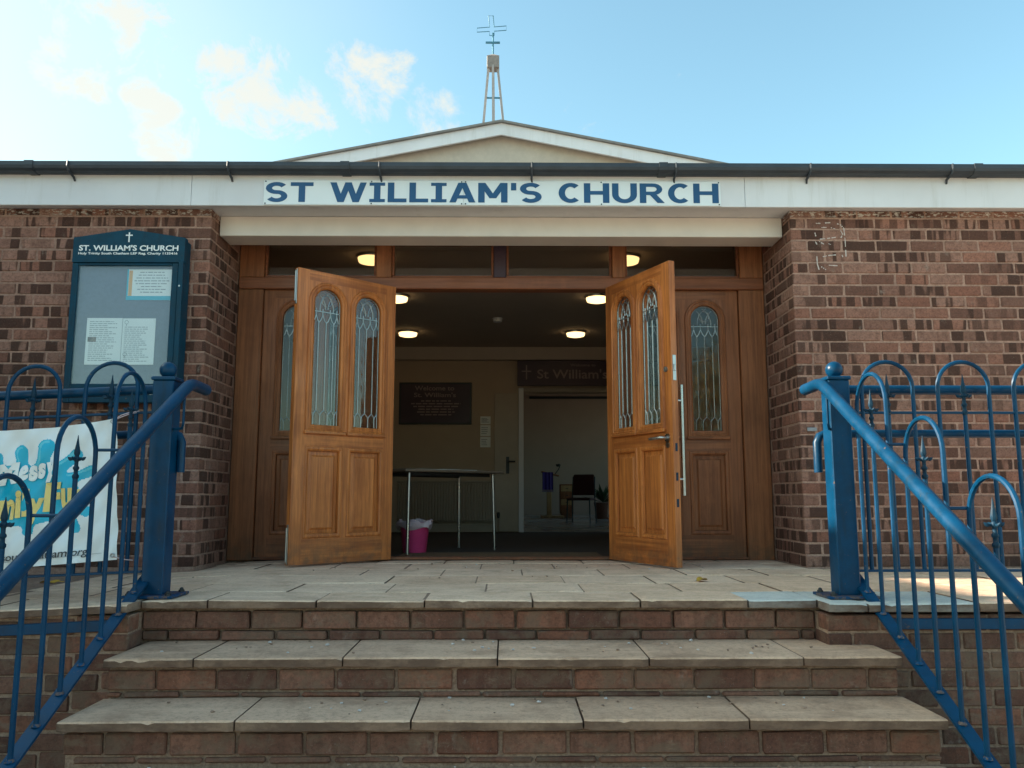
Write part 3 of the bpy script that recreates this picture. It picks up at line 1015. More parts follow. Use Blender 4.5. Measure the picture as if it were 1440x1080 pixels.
# ------------------------------------------------------------------ entrance steps
SW = 1.52                      # half width of the flight
steps = thing('entrance_steps', 'brown brick steps with worn stone treads and paved landing before the doors', 'steps')
core = MB()
core.box(-5.0, 5.0, 3.63, FY + 0.02, -0.76, -0.036)
core.box(XL + 0.01, XR - 0.01, FY + 0.02, FY + 0.1, -0.3, -0.006)
core.box(-5.0, -1.546, 3.478, 3.63, -0.76, -0.05)
core.box(1.336, 5.0, 3.478, 3.63, -0.76, -0.05)
core.box(-SW + 0.012, SW - 0.012, 3.26, 3.63, -0.76, -0.207)
core.box(-SW + 0.012, SW - 0.012, 2.97, 3.26, -0.76, -0.357)
core.box(-SW + 0.012, SW - 0.012, 2.67, 2.97, -0.76, -0.523)
core.box(-SW + 0.012, SW - 0.012, 2.37, 2.67, -0.76, -0.657)
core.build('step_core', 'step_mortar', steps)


def slab(name, x0, x1, y0, y1, z0, z1, mat, b=0.006, jit=0.0022, warp=None):
    """a stone slab whose front arris is worn and chipped along its length"""
    n = max(3, int((x1 - x0) / 0.022))
    rn_ = brick_rnd
    vs, fs = [], []
    tilt = rn_.uniform(-0.0025, 0.0025)
    for i in range(n + 1):
        x = x0 + (x1 - x0) * i / n
        e = 0.004 if i in (0, n) else 0.0          # rounded corners
        w_ = b * rn_.uniform(0.75, 0.95) + (b * rn_.uniform(0.3, 1.0) if rn_.random() < 0.05 else 0)
        u_ = b * rn_.uniform(0.2, 0.9)
        dz = tilt * (2 * i / n - 1)
        yf = y0 + e * 1.5 + rn_.uniform(-jit, jit) * 0.3
        for p in ((yf + u_, z0), (yf, z0 + u_), (yf, z1 - w_ + dz), (yf + w_ * 1.1, z1 - e * 0.6 + dz), ((y0 + y1) / 2, z1 - e * 0.6 + dz + rn_.uniform(-0.001, 0.0008)), (y1 - 0.003, z1 - e * 0.6 + dz), (y1, z1 - 0.004), (y1, z0)):
            vs.append((x, p[0], p[1]))
    m_ = 8
    for i in range(n):
        for k in range(m_):
            l = (k + 1) % m_
            fs.append((i * m_ + k, i * m_ + l, (i + 1) * m_ + l, (i + 1) * m_ + k))
    fs.append(tuple(range(m_)))
    fs.append(tuple(n * m_ + k for k in range(m_)))
    s = MB().add(vs, fs)
    if warp:
        s.fn(warp)
    return s.build(name, mat, steps)


def ramp_z(x, y, z):
    """the landing falls away gently to the left of the steps"""
    return (x, y, z + (0.044 * (x + 1.56) if x < -1.56 else 0.0))


rows = [3.57, 3.88, 4.26, 4.67, 5.09, 5.50, 5.735]
offs = [0.119, -0.09, -0.15, 0.10, -0.15, 0.06]
for k, (ya, yb) in enumerate(zip(rows, rows[1:])):
    xa = offs[k] - 0.46 * 9
    while xa < 3.9:
        xb = xa + 0.46
        lo, hi = max(xa, -3.9), min(xb, 3.9)
        a, b = lo + 0.004, hi - 0.004
        if yb > 5.17:
            a, b = max(a, XL + 0.012), min(b, XR - 0.012)
        if b - a > 0.03:
            y0 = ya + 0.004
            zz = brick_rnd.uniform(-0.003, 0.003)
            mat = 'slab'
            if k == 0:
                y0 = ya
                if a > 1.30 or b < -1.56:
                    y0 = 3.445
                if 1.05 < a < 1.6:
                    mat = 'new_slab'
            if k == 0 and a < 1.333 < b:       # the slab that meets the right-hand wing is cut
                slab('paving_slab', a, 1.33, y0, yb - 0.004, -0.035, zz, 'new_slab')
                slab('paving_slab', 1.338, b, 3.445, yb - 0.004, -0.035, zz, 'new_slab')
            elif k == 0 and a < -1.56 < b:
                slab('paving_slab', a, -1.546, 3.445, yb - 0.004, -0.035, zz, mat, warp=ramp_z)
                slab('paving_slab', -1.538, b, y0, yb - 0.004, -0.035, zz, mat)
            else:
                slab('paving_slab', a, b, y0, yb - 0.004, -0.035, zz, mat, warp=ramp_z)
        xa = xb
# sand between the slabs
js = MB().box(-1.56, 3.9, 3.64, 5.72, -0.0345, -0.0055)
js.add(*(lambda b: (b.v, b.f))(MB().box(-3.9, -1.56, 3.64, 5.72, -0.0345, -0.0055).fn(ramp_z)))
js.build('joint_sand', 'step_mortar', steps)
treads = [(3.215, 3.63, -0.17, [-SW, -1.18, -0.615, -0.027, 0.55, 1.14, SW]), (2.92, 3.25, -0.32, [-SW - 0.005, -0.92, -0.32, 0.27, 0.84, SW + 0.005]),
          (2.62, 2.96, -0.485, [-SW, -1.2, -0.6, 0.0, 0.6, 1.2, SW]), (2.32, 2.66, -0.62, [-SW, -0.9, -0.3, 0.3, 0.9, SW])]
for ya, yb, z, xs in treads:
    for a, b in zip(xs, xs[1:]):
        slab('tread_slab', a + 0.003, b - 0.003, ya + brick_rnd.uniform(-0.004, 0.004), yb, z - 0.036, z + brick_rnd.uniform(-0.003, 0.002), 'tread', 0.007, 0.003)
mort = [(-1.538, 1.328, 3.60, 0.0, -0.17)] + [(-SW + 0.01, SW - 0.01, y, z, z - 0.15) for y, z in ((3.245, -0.17), (2.955, -0.32), (2.655, -0.485), (2.355, -0.62))]
for j, (xa, xb, y, zt, zb) in enumerate(mort):
    for zlo, zhi, o in ((max(zb, zt - 0.19) + 0.001, zt - 0.131, 0.12), (zt - 0.122, zt - 0.049, 0.0)):
        if zhi - zlo < 0.012:
            continue
        x = xa - o - 0.04 * j
        while x < xb:
            L = 0.215 + brick_rnd.uniform(-0.008, 0.008)
            a, b = max(x, xa), min(x + L, xb)
            if b - a > 0.03:
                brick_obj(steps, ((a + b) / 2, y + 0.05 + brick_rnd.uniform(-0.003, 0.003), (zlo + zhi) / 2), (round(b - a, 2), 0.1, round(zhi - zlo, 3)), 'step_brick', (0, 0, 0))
            x += L + 0.011
# wing walls beside the flight
rest = MB()
for side, xi in ((1, 1.332), (-1, -1.542)):
    for i in range(10):
        zt = -0.048 - 0.075 * i
        if side < 0:
            pass
        u = 0.0 if i % 2 == 0 else 0.1125
        if i % 2:
            brick_obj(steps, (xi + side * 0.05, 3.47 + 0.07, zt - 0.0325), (0.1, 0.14, 0.065), 'step_brick', (0, 0, 0))
        while u < 1.9:
            L = 0.215
            c = (xi + side * (u + L / 2), 3.47 + 0.05, zt - 0.0325)
            dz = 0.044 * (c[0] + 1.56) if c[0] < -1.56 else 0
            c = (c[0], c[1], c[2] + dz)
            if abs(c[0]) < 2.3:
                brick_obj(steps, c, (L, 0.1, 0.065), 'step_brick', (0, 0, 0))
            else:
                brick_into(rest, c, (L, 0.1, 0.065), (0, 0, 0))
            u += L + 0.01
ro = rest.build('brickwork', 'step_brick', steps)
ro['kind'] = 'stuff'

# ------------------------------------------------------------------ railings
fin_mb = MB()
fin_mb.lathe([(0.0, 0.009), (0.010, 0.0135), (0.018, 0.0135), (0.024, 0.0085), (0.040, 0.0085), (0.045, 0.0125), (0.052, 0.0125), (0.058, 0.008), (0.076, 0.008), (0.084, 0.012), (0.094, 0.012), (0.100, 0.008),
              (0.112, 0.0125), (0.124, 0.0115), (0.150, 0.0065), (0.190, 0.001)], n=8)
for k in range(4):
    a = k * math.pi / 2
    dx, dy = math.cos(a), math.sin(a)
    fin_mb.tube([(dx * 0.008, dy * 0.008, 0.089), (dx * 0.018, dy * 0.018, 0.086), (dx * 0.024, dy * 0.024, 0.087), (dx * 0.030, dy * 0.030, 0.090), (dx * 0.037, dy * 0.037, 0.096)],
                [0.005, 0.0045, 0.008, 0.007, 0.0015], 6)
finial_mesh = fin_mb.mesh('finial', 'iron_dark', True)
ball_mesh = MB().sphere((0, 0, 0.035), 0.038, 24).mesh('ball_cap', 'blue_paint', True)


def hoop_path(p0, p1, z0, z1, ztop, axis):
    """an inverted U; p0/p1 along axis, legs from z0/z1 up, semicircle to ztop"""
    r = abs(p1 - p0) / 2
    c = (p0 + p1) / 2
    pts = [(p0, z0)]
    n = 14
    for k in range(n + 1):
        a = math.pi - math.pi * k / n
        s = 1 if p1 > p0 else -1
        pts.append((c + s * r * math.cos(a), ztop - r + r * math.sin(a)))
    pts.append((p1, z1))
    return pts


def stair_railing(side, label):
    px_, py_ = (1.495, 3.66) if side > 0 else (-1.535, 3.70)
    root = thing('stair_railing', label, 'railing', 'stair railings', (px_, py_, 0))

    def put(mb, name, mat='blue_paint', parent=root, smooth=True):
        return mb.xf(Matrix.Translation((-px_, -py_, 0))).build(name, mat, parent, smooth)
    post = put(MB().bevbox(px_ - 0.047, px_ + 0.047, py_ - 0.047, py_ + 0.047, 0.012, 0.955, 0.004).bevbox(px_ - 0.054, px_ + 0.054, py_ - 0.054, py_ + 0.054, 0.955, 0.972, 0.004), 'post', smooth=False)
    link('ball_cap', ball_mesh, post, (0, 0, 0.972))
    bp_ = put(MB().bevbox(px_ - 0.11, px_ + 0.11, py_ - 0.10, py_ + 0.10, 0.002, 0.014, 0.002), 'base_plate', 'worn_paint', smooth=False)
    for sx in (-1, 1):
        for sy in (-1, 1):
            b = MB().tube([(px_ + sx * 0.085, py_ + sy * 0.075, 0.013), (px_ + sx * 0.085, py_ + sy * 0.075, 0.022)], 0.013, 6)
            b.sphere((px_ + sx * 0.085, py_ + sy * 0.075, 0.024), 0.010, 8)
            put(b, 'bolt', 'black_metal', bp_)
    hx = side * 1.425
    slope = 0.585
    yb_ = py_ - 0.02
    zb_ = 0.942
    h = MB()
    path = [(hx, yb_ + 0.20, zb_ - 0.003), (hx, yb_ + 0.05, zb_)]
    for k in range(1, 5):
        t = k / 4
        path.append((hx, yb_ + 0.05 - 0.10 * t, zb_ - 0.5 * slope * 0.10 * t * t))
    ye = 1.55
    y_last, z_last = path[-1][1], path[-1][2]
    path.append((hx, ye, z_last - slope * (y_last - ye)))
    h.tube(path, 0.0265, 16)
    put(h, 'handrail')
    xp = side * 1.555 if side > 0 else -1.575
    st = lambda y: 0.10 - 0.525 * (3.72 - y)
    s = MB()
    y0, y1 = 3.70, 1.62
    s.add([(xp + dx, y, st(y) + dz) for y in (y0, y1) for dx, dz in ((-0.025, -0.006), (0.025, -0.006), (0.025, 0.006), (-0.025, 0.006))],
          [(0, 1, 2, 3), (4, 7, 6, 5), (0, 4, 5, 1), (1, 5, 6, 2), (2, 6, 7, 3), (3, 7, 4, 0)])
    put(s, 'stringer', smooth=False)
    hz = lambda y: zb_ - slope * (yb_ - y)
    for j in range(5):
        ya = 3.58 - j * 0.411
        ym, yc = ya - 0.137, ya - 0.274
        top = 0.955 - 0.55 * (3.445 - ym)
        hp = hoop_path(ya, yc, st(ya), st(yc), top, 'y')
        put(MB().tube([(xp, a, z) for a, z in hp], 0.0092, 8), 'hoop')
        bar = put(MB().tube([(xp, ym, st(ym)), (xp, ym, top - 0.225)], 0.0092, 8), 'bar')
        f = link('finial', finial_mesh, bar, (xp - px_, ym - py_, top - 0.23))
        f.scale = (0.9, 0.9, 0.86)
        f.rotation_euler = (0, 0, 0)
        # rosette welds at the feet of the bars
        for y in (ya, ym, yc):
            wd = MB().lathe([(0, 0.016), (0.004, 0.015), (0.010, 0.010)], (xp, y, st(y) + 0.003), 8)
            put(wd, 'weld_collar', 'worn_paint')
    # brackets tie handrail to post and to every other hoop
    br = MB().tube([(px_ - side * 0.05, py_ - 0.03, hz(py_ - 0.03) - 0.20), (hx + side * 0.01, py_ - 0.06, hz(py_ - 0.03) - 0.20), (hx, py_ - 0.075, hz(py_ - 0.05) - 0.17), (hx, py_ - 0.075, hz(py_ - 0.075) - 0.01)], 0.006, 8)
    put(br, 'bracket')
    for y in (3.17, 2.76, 2.35):
        put(MB().tube([(xp, y, hz(y) - 0.03), (hx, y, hz(y) - 0.03), (hx, y, hz(y))], 0.006, 6), 'bracket')
    # lower foot post, out of the picture
    put(MB().bevbox(xp - 0.03, xp + 0.03, 1.62, 1.68, -0.77, st(1.65) + 0.02, 0.003), 'foot_post', smooth=False)
    put(MB().bevbox(hx - 0.02, hx + 0.02, 1.60, 1.64, -0.77, hz(1.62) - 0.01, 0.003), 'foot_post', smooth=False)
    return root


def guard_railing(side, label):
    yr = 3.67
    x0 = 1.545 if side > 0 else -1.585
    root = thing('guard_railing', label, 'railing', 'landing guard railings', (x0, yr, 0))
    sag = (lambda x: 0.044 * (x + 1.56)) if side < 0 else (lambda x: 0.0)
    x1 = side * 3.45

    def put(mb, name, mat='blue_paint', parent=root, smooth=True):
        mb.fn(lambda x, y, z: (x, y, z + sag(min(x, -1.56) if side < 0 else x)))
        return mb.xf(Matrix.Translation((-x0, -yr, 0))).build(name, mat, parent, smooth)
    seg = [x0 + (x1 - x0) * k / 8 for k in range(9)]
    put(MB().tube([(x, yr + 0.07, 0.925) for x in seg], 0.022, 14), 'top_rail')
    # lower rail runs past the post and turns down
    xe = x0 - side * 0.113
    lr = [(x1, yr + 0.07, 0.722), (x0, yr + 0.07, 0.722), (xe + side * 0.04, yr + 0.07, 0.722), (xe + side * 0.012, yr + 0.07, 0.71), (xe, yr + 0.07, 0.682), (xe, yr + 0.07, 0.545)]
    put(MB().tube(lr, 0.019, 12), 'lower_rail')
    put(MB().tube([(x, yr, 0.812) for x in seg], 0.0065, 6), 'thin_rail')
    put(MB().bevbox(min(x0, x1), max(x0, x1), yr - 0.018, yr + 0.018, 0.108, 0.118, 0.002), 'bottom_rail', smooth=False)
    sp = 0.1165
    first = 1.62 if side > 0 else -1.655
    for j in range(5):
        a = first + side * j * 0.3475
        m_, b = a + side * sp, a + 2 * side * sp
        hp = hoop_path(a, b, 0.113, 0.113, 1.045, 'x')
        put(MB().tube([(x, yr, z) for x, z in hp], 0.0095, 8), 'hoop')
        bar = put(MB().tube([(m_, yr, 0.113), (m_, yr, 0.815)], 0.0095, 8), 'bar')
        link('finial', finial_mesh, bar, (m_ - x0, 0, 0.80 + sag(min(m_, -1.56) if side < 0 else m_)))
    for x in (2.62, 3.4):
        xx = side * x
        put(MB().bevbox(xx - 0.025, xx + 0.025, yr + 0.10, yr + 0.15, 0.0, 0.90, 0.003), 'support_post', smooth=False)
        put(MB().tube([(xx, yr + 0.12, 0.89), (xx, yr + 0.07, 0.915)], 0.008, 6), 'bracket')
        put(MB().tube([(xx, yr + 0.12, 0.715), (xx, yr + 0.07, 0.72)], 0.008, 6), 'bracket')
        put(MB().tube([(xx, yr + 0.10, 0.113), (xx, yr, 0.113)], 0.008, 6), 'bracket')
    # flat bar fixed along the wall under the paving
    xa = side * 1.60
    put(MB().bevbox(min(xa, x1), max(xa, x1), 3.452, 3.469, -0.105, -0.062, 0.002), 'wall_bar', smooth=False)
    return root


stair_railing(1, 'sunlit blue hooped stair railing on the right with ball-topped post')
stair_railing(-1, 'shaded blue hooped stair railing on the left, in front of the banner')
guard_railing(1, 'blue hooped guard railing along the right of the landing')
guard_railing(-1, 'blue hooped guard railing on the left that carries the white banner')

# ------------------------------------------------------------------ banner on the left railing
BX0, BX1 = -3.05, -1.735


def banner_pt(x, z):
    """x across, z up; gives the cloth's point with sag and wrinkles"""
    t = (x - BX0) / (BX1 - BX0)
    y = 3.618 - 0.012 * math.sin(t * 9 + z * 3) - 0.006 * math.sin(x * 31 + z * 22) - 0.004 * math.sin(x * 60 - z * 45)
    return (x, y, z)


def b_top(x):
    t = max(0, min(1, (BX1 - x) / 0.5))
    return 0.781 + 0.118 * (x - BX1) - 0.012 * math.sin(t * math.pi)


def b_bot(x):
    return 0.166 + 0.095 * (x - BX1)


def b_right(z):
    return BX1 + 0.012 + 0.045 * (0.78 - z) / 0.6


blob_caps = [((-2.118, 0.631), (-2.10, 0.50), 0.024, 0.03), ((-2.011, 0.650), (-2.03, 0.52), 0.031, 0.034), ((-1.885, 0.617), (-1.99, 0.52), 0.023, 0.036), ((-1.815, 0.549), (-1.96, 0.49), 0.021, 0.034),
             ((-1.82, 0.372), (-1.94, 0.42), 0.019, 0.05), ((-2.22, 0.600), (-2.2, 0.5), 0.024, 0.05), ((-1.86, 0.30), (-1.93, 0.40), 0.018, 0.05), ((-2.065, 0.292), (-2.06, 0.38), 0.022, 0.07),
             ((-2.19, 0.29), (-2.2, 0.4), 0.024, 0.07), ((-2.4, 0.62), (-2.3, 0.5), 0.026, 0.04), ((-2.52, 0.54), (-2.3, 0.46), 0.022, 0.04), ((-2.5, 0.33), (-2.3, 0.42), 0.022, 0.05)]


def sdf(x, z):
    d = 9.0
    k = 0.018

    def sm(a, b):
        h = max(0, min(1, 0.5 + 0.5 * (b - a) / k))
        return b + (a - b) * h - k * h * (1 - h)
    # body
    e = math.hypot((x + 2.13) / 0.275, (z - 0.44) / 0.132)
    d = (e - 1) * 0.11
    for a, b, ra, rb_ in blob_caps:
        vx, vz = b[0] - a[0], b[1] - a[1]
        t = max(0, min(1, ((x - a[0]) * vx + (z - a[1]) * vz) / (vx * vx + vz * vz)))
        dd = math.hypot(x - a[0] - vx * t, z - a[1] - vz * t) - (ra * 1.18 + (rb_ - ra) * t) * (1 - 0.55 * math.sin(math.pi * min(1, t * 1.3)) * 0.5)
        d = sm(dd, d)
    return d


bn = MB()
NXB, NZB = 300, 150
xs_ = [BX1 - 0.62 * k / 220 for k in range(221)] + [BX1 - 0.62 - 0.70 * k / 60 for k in range(1, 61)]
grid = []
for xg in xs_:
    for k in range(NZB + 1):
        t = k / NZB
        x = xg
        z = b_bot(x) + (b_top(x) - b_bot(x)) * t
        # pull the free edge in slightly towards its top corner
        x2 = x + (b_right(z) - BX1) * max(0, 1 - (BX1 - x) / 0.3)
        grid.append(banner_pt(x2, z))
fs, mi = [], []
H1 = NZB + 1
for i in range(len(xs_) - 1):
    for k in range(NZB):
        a = i * H1 + k
        fs.append((a, a + 1, a + H1 + 1, a + H1))
        p, q = grid[a], grid[a + H1 + 1]
        cx, cz = (p[0] + q[0]) / 2, (p[2] + q[2]) / 2
        dd = sdf(cx, cz)
        # a lighter sheen along the upper left rim of the splash is part of the print
        d2 = sdf(cx + 0.012, cz - 0.014) if dd < 0 else 1
        mi.append(0 if dd > 0 else (2 if (-0.016 < dd < -0.006 and d2 < -0.012 and sdf(cx - 0.01, cz + 0.012) > -0.004) else 1))
bn.add(grid, fs)
bn.mi = mi
banner = thing('banner', 'white cloth banner with cyan splash lettered Messy Family tied to left railing', 'banner', loc=(BX1, 3.62, 0.1))
bo = Matrix.Translation((-BX1, -3.62, -0.1))
bn.xf(bo).build('cloth', ['banner_white', 'banner_cyan', 'banner_light_cyan'], banner, True)


def banner_text(items, name, mat, lift):
    mb = MB()
    for text, x0, x1, z0, z1, rot, bold, shear in items:
        vs, f_ = glyphs(text, bold, 1.0, shear=shear)
        # subdivide long faces by going through bmesh
        vs = fit(vs, x0, x1, z0, z1)
        cx, cz = (x0 + x1) / 2, (z0 + z1) / 2
        o = []
        for x, z in vs:
            dx, dz = x - cx, z - cz
            X = cx + dx
            Z = cz + dz + dx * math.tan(R(rot))
            p = banner_pt(X, Z)
            o.append((p[0], p[1] - lift, p[2]))
        mb.add(o, f_)
    return mb.xf(bo).build(name, mat, banner)


def word(text, x, z, widths, h, rot, bold, gap=0.004, wob=0.012):
    its = []
    for k, (ch, wd) in enumerate(zip(text, widths)):
        hh = h * (1.0 if ch.isupper() or ch in 'lyfitd' else 0.74)
        zz = z - (h * 0.25 if ch in 'y' else 0) + wob * math.sin(k * 2.1)
        if ch == 'y':
            hh = h * 0.95
        its.append((ch, x, x + wd, zz, zz + hh, rot, bold, 0))
        x += wd + gap
        z += (wd + gap) * math.tan(R(rot))
    return its


white_w = word('Messy', -2.20, 0.487, [0.082, 0.040, 0.034, 0.034, 0.046], 0.092, 9, 0.045, 0.002, 0.005)
banner_text([(a, b, c, d - 0.0, e, f, g_ + 0.03, h) for a, b, c, d, e, f, g_, h in white_w], 'white_lettering', 'white_print', 0.006)
cream_w = word('Family', -2.345, 0.325, [0.085, 0.06, 0.065, 0.026, 0.028, 0.058], 0.118, 5, 0.05, 0.004, 0.004) + word('Fun', -1.998, 0.372, [0.066, 0.044, 0.04], 0.125, 4, 0.05, 0.003, 0.004)
banner_text(cream_w, 'cream_lettering', 'banner_cream', 0.006)
banner_text([('www.southchatham.org', -2.285, -1.80, 0.158, 0.200, 4.6, 0.01, 0.15)], 'web_address', 'dark_print', 0.006)
rule = MB()
rp = [(-2.9 + 1.16 * k / 60) for k in range(61)]
rule.add([(lambda p: (p[0], p[1] - 0.006, p[2]))(banner_pt(x, b_bot(x) + 0.028 + dz)) for x in rp for dz in (0, 0.0018)], [(2 * k, 2 * k + 2, 2 * k + 3, 2 * k + 1) for k in range(60)])
rule.xf(bo).build('rule', 'grey_print', banner)
ey = MB().tube([(BX1 + 0.004 + 0.008 * math.cos(a), 3.613, 0.765 + 0.008 * math.sin(a)) for a in [k * math.pi / 5 for k in range(10)]], 0.0025, 6, True)
ey.tube([(BX1 - 0.008 + 0.05 + 0.008 * math.cos(a), 3.613, 0.185 + 0.008 * math.sin(a)) for a in [k * math.pi / 5 for k in range(10)]], 0.0025, 6, True)
ey.xf(bo).build('eyelet', 'lead', banner, True)
cd = MB().tube([(BX1 + 0.005, 3.612, 0.768), (BX1 + 0.04, 3.612, 0.792), (BX1 + 0.075, 3.62, 0.806), (BX1 + 0.10, 3.655, 0.815), (BX1 + 0.08, 3.675, 0.818)], 0.0022, 6)
cd.tube([(BX1 + 0.003, 3.610, 0.766), (BX1 + 0.045, 3.606, 0.784), (BX1 + 0.078, 3.618, 0.80), (BX1 + 0.09, 3.65, 0.808)], 0.0022, 6)
cd.tube([(BX1 + 0.04, 3.612, 0.18), (BX1 + 0.085, 3.64, 0.165), (BX1 + 0.105, 3.67, 0.16)], 0.0022, 6)
cd.xf(bo).build('tie_cord', 'bin_liner', banner, True)

# ------------------------------------------------------------------ name sign over the entrance
sign = thing('name_sign', 'long white sign reading ST WILLIAM\'S CHURCH in blue capitals on the fascia', 'sign', loc=(-0.08, 5.06, 2.28))
so = Matrix.Translation((0.08, -5.06, -2.28))
for a, b in ((-1.552, -0.268), (-0.266, 1.392)):
    MB().bevbox(a, b, 5.052, 5.0595, 2.291, 2.456, 0.002).xf(so).build('sign_panel', 'sign_white', sign)


STROKE_Y = [0]


def stroke(mb, pts, t, X, Z, y):
    """a bold stroke of even weight t along pts (unit letter space), square ends; X, Z map to the sign"""
    STROKE_Y[0] = (STROKE_Y[0] + 1) % 7
    y = y - 0.0002 * STROKE_Y[0]
    n = len(pts)
    A, B = [], []
    for i in range(n):
        p0, p1 = pts[max(0, i - 1)], pts[min(n - 1, i + 1)]
        d = Vector((p1[0] - p0[0], p1[1] - p0[1])).normalized()
        nx_, nz_ = -d.y * t / 2, d.x * t / 2 * 0.86
        A.append((X(pts[i][0] + nx_), y, Z(pts[i][1] + nz_)))
        B.append((X(pts[i][0] - nx_), y, Z(pts[i][1] - nz_)))
    mb.add(A + B, [(i, i + 1, n + i + 1, n + i) for i in range(n - 1)])


def slant(mb, a, b, t, X, Z, y):
    STROKE_Y[0] = (STROKE_Y[0] + 1) % 7
    y = y - 0.0002 * STROKE_Y[0]
    mb.add([(X(a[0] - t / 2), y, Z(a[1])), (X(a[0] + t / 2), y, Z(a[1])), (X(b[0] + t / 2), y, Z(b[1])), (X(b[0] - t / 2), y, Z(b[1]))], [(0, 1, 2, 3)])


def ell(cx, cz, rx, rz, a0, a1, n=16):
    return [(cx + rx * math.cos(R(a0 + (a1 - a0) * i / n)), cz + rz * math.sin(R(a0 + (a1 - a0) * i / n))) for i in range(n + 1)]


def sign_row(mb, text, x0, x1, z0, z1, y):
    """wide bold capitals with slab-ended I, laid letter by letter"""
    wd = {'S': 0.80, 'T': 0.82, 'W': 1.32, 'I': 0.56, 'L': 0.68, 'A': 0.94, 'M': 1.06, "'": 0.24, 'C': 0.82, 'H': 0.92, 'U': 0.90, 'R': 0.92, ' ': 0.40}
    gap = 0.10
    k = (x1 - x0) / (sum(wd[c] for c in text) + gap * (len(text) - 1))
    t, hz = 0.235, 0.19
    x = x0
    for c in text:
        w_ = wd[c]
        X = lambda u, x=x: x + u * k
        Z = lambda v: z0 + v * (z1 - z0)

        def stem(u, a=0.0, b=1.0):
            slant(mb, (u, a), (u, b), t, X, Z, y)

        def bar(v, a, b, h=hz):
            STROKE_Y[0] = (STROKE_Y[0] + 1) % 7
            yy_ = y - 0.0002 * STROKE_Y[0]
            mb.add([(X(a), yy_, Z(v - h / 2)), (X(b), yy_, Z(v - h / 2)), (X(b), yy_, Z(v + h / 2)), (X(a), yy_, Z(v + h / 2))], [(0, 1, 2, 3)])
        if c == 'S':
            stroke(mb, ell(w_ / 2, 0.705, w_ / 2 - 0.12, 0.21, 28, 250, 14) + ell(w_ / 2, 0.295, w_ / 2 - 0.12, 0.21, 70, -152, 14), 0.225, X, Z, y)
        elif c == 'C':
            stroke(mb, ell(w_ / 2 + 0.03, 0.5, w_ / 2 - 0.09, 0.41, 48, 312, 22), 0.23, X, Z, y)
        elif c == 'T':
            stem(w_ / 2)
            bar(1 - hz / 2, 0, w_)
        elif c == 'L':
            stem(t / 2)
            bar(hz / 2, 0, w_)
        elif c == 'I':
            stem(w_ / 2)
            bar(hz / 2 - 0.01, 0, w_, 0.16)
            bar(1 - hz / 2 + 0.01, 0, w_, 0.16)
        elif c == 'H':
            stem(t / 2)
            stem(w_ - t / 2)
            bar(0.51, 0.1, w_ - 0.1)
        elif c == 'A':
            slant(mb, (t / 2, 0), (w_ / 2 - 0.03, 1), t, X, Z, y)
            slant(mb, (w_ - t / 2, 0), (w_ / 2 + 0.03, 1), t, X, Z, y)
            bar(0.28, 0.2, w_ - 0.2, 0.17)
        elif c == 'W':
            q_ = (w_ - t) / 4
            for a, b, v0, v1 in ((0, 1, 1, 0), (1, 2, 0, 1), (2, 3, 1, 0), (3, 4, 0, 1)):
                slant(mb, (t / 2 + q_ * a, v0), (t / 2 + q_ * b, v1), t * 0.97, X, Z, y)
        elif c == 'M':
            stem(t / 2)
            stem(w_ - t / 2)
            slant(mb, (t / 2 + 0.02, 1), (w_ / 2, 0.22), t * 1.05, X, Z, y)
            slant(mb, (w_ - t / 2 - 0.02, 1), (w_ / 2, 0.22), t * 1.05, X, Z, y)
        elif c == 'U':
            stroke(mb, [(t / 2, 1), (t / 2, 0.42)] + ell(w_ / 2, 0.42, w_ / 2 - t / 2, 0.33, 180, 360, 14)[1:] + [(w_ - t / 2, 1)], t, X, Z, y)
        elif c == 'R':
            stem(t / 2)
            stroke(mb, [(0.1, 0.91), (w_ * 0.5, 0.91)] + ell(w_ * 0.52, 0.70, 0.24, 0.21, 90, -90, 10)[1:-1] + [(w_ * 0.5, 0.49), (0.1, 0.49)], 0.205, X, Z, y)
            slant(mb, (w_ - 0.15, 0), (w_ * 0.47, 0.5), t * 1.1, X, Z, y)
        elif c == "'":
            slant(mb, (0.12, 0.62), (0.12, 1.0), 0.19, X, Z, y)
        x += (w_ + gap) * k


sg = MB()
sign_row(sg, "ST WILLIAM'S CHURCH", -1.540, 1.378, 2.309, 2.441, 5.0508)
sg.xf(so).build('lettering', 'sign_blue', sign)
scw = MB()
for x in (-1.54, -0.86, -0.28, -0.255, 0.62, 1.38):
    for z in (2.30, 2.447):
        scw.tube([(x, 5.0525, z), (x, 5.049, z)], 0.0045, 8)
scw.xf(so).build('screw', 'iron_dark', sign)

# ------------------------------------------------------------------ noticeboard
nb = thing('noticeboard', 'tall blue glazed noticeboard with pointed top on the left brick wall', 'noticeboard', loc=(-2.385, WY, 1.01))
no = Matrix.Translation((2.385, -WY, -1.01))


def npart(mb, name, mat, parent=nb, smooth=False):
    return mb.xf(no).build(name, mat, parent, smooth)


NX0, NX1, NYF = -2.738, -2.032, 5.045
npart(MB().bevbox(NX0 + 0.006, NX1 - 0.006, NYF + 0.045, WY - 0.004, 1.018, 2.06, 0.004), 'case', 'board_blue')
hd = MB().prism([(NX0, 1.905), (NX1, 1.905), (NX1, 2.066), ((NX0 + NX1) / 2, 2.122), (NX0, 2.066)], NYF - 0.004, NYF + 0.044, 'y')
header = npart(hd, 'header', 'board_blue')
lt = MB()
write(lt, "ST. WILLIAM'S CHURCH", -2.700, -2.072, 1.979, 2.017, NYF - 0.0055, 0.028)
write(lt, "Holy Trinity South Chatham LEP Reg. Charity 1135416", -2.702, -2.076, 1.9505, 1.9705, NYF - 0.0055, 0.03)
npart(lt, 'lettering', 'white_print', header)
lt = MB()
lt.box(-2.3915, -2.3835, NYF - 0.0065, NYF - 0.0045, 2.036, 2.10)
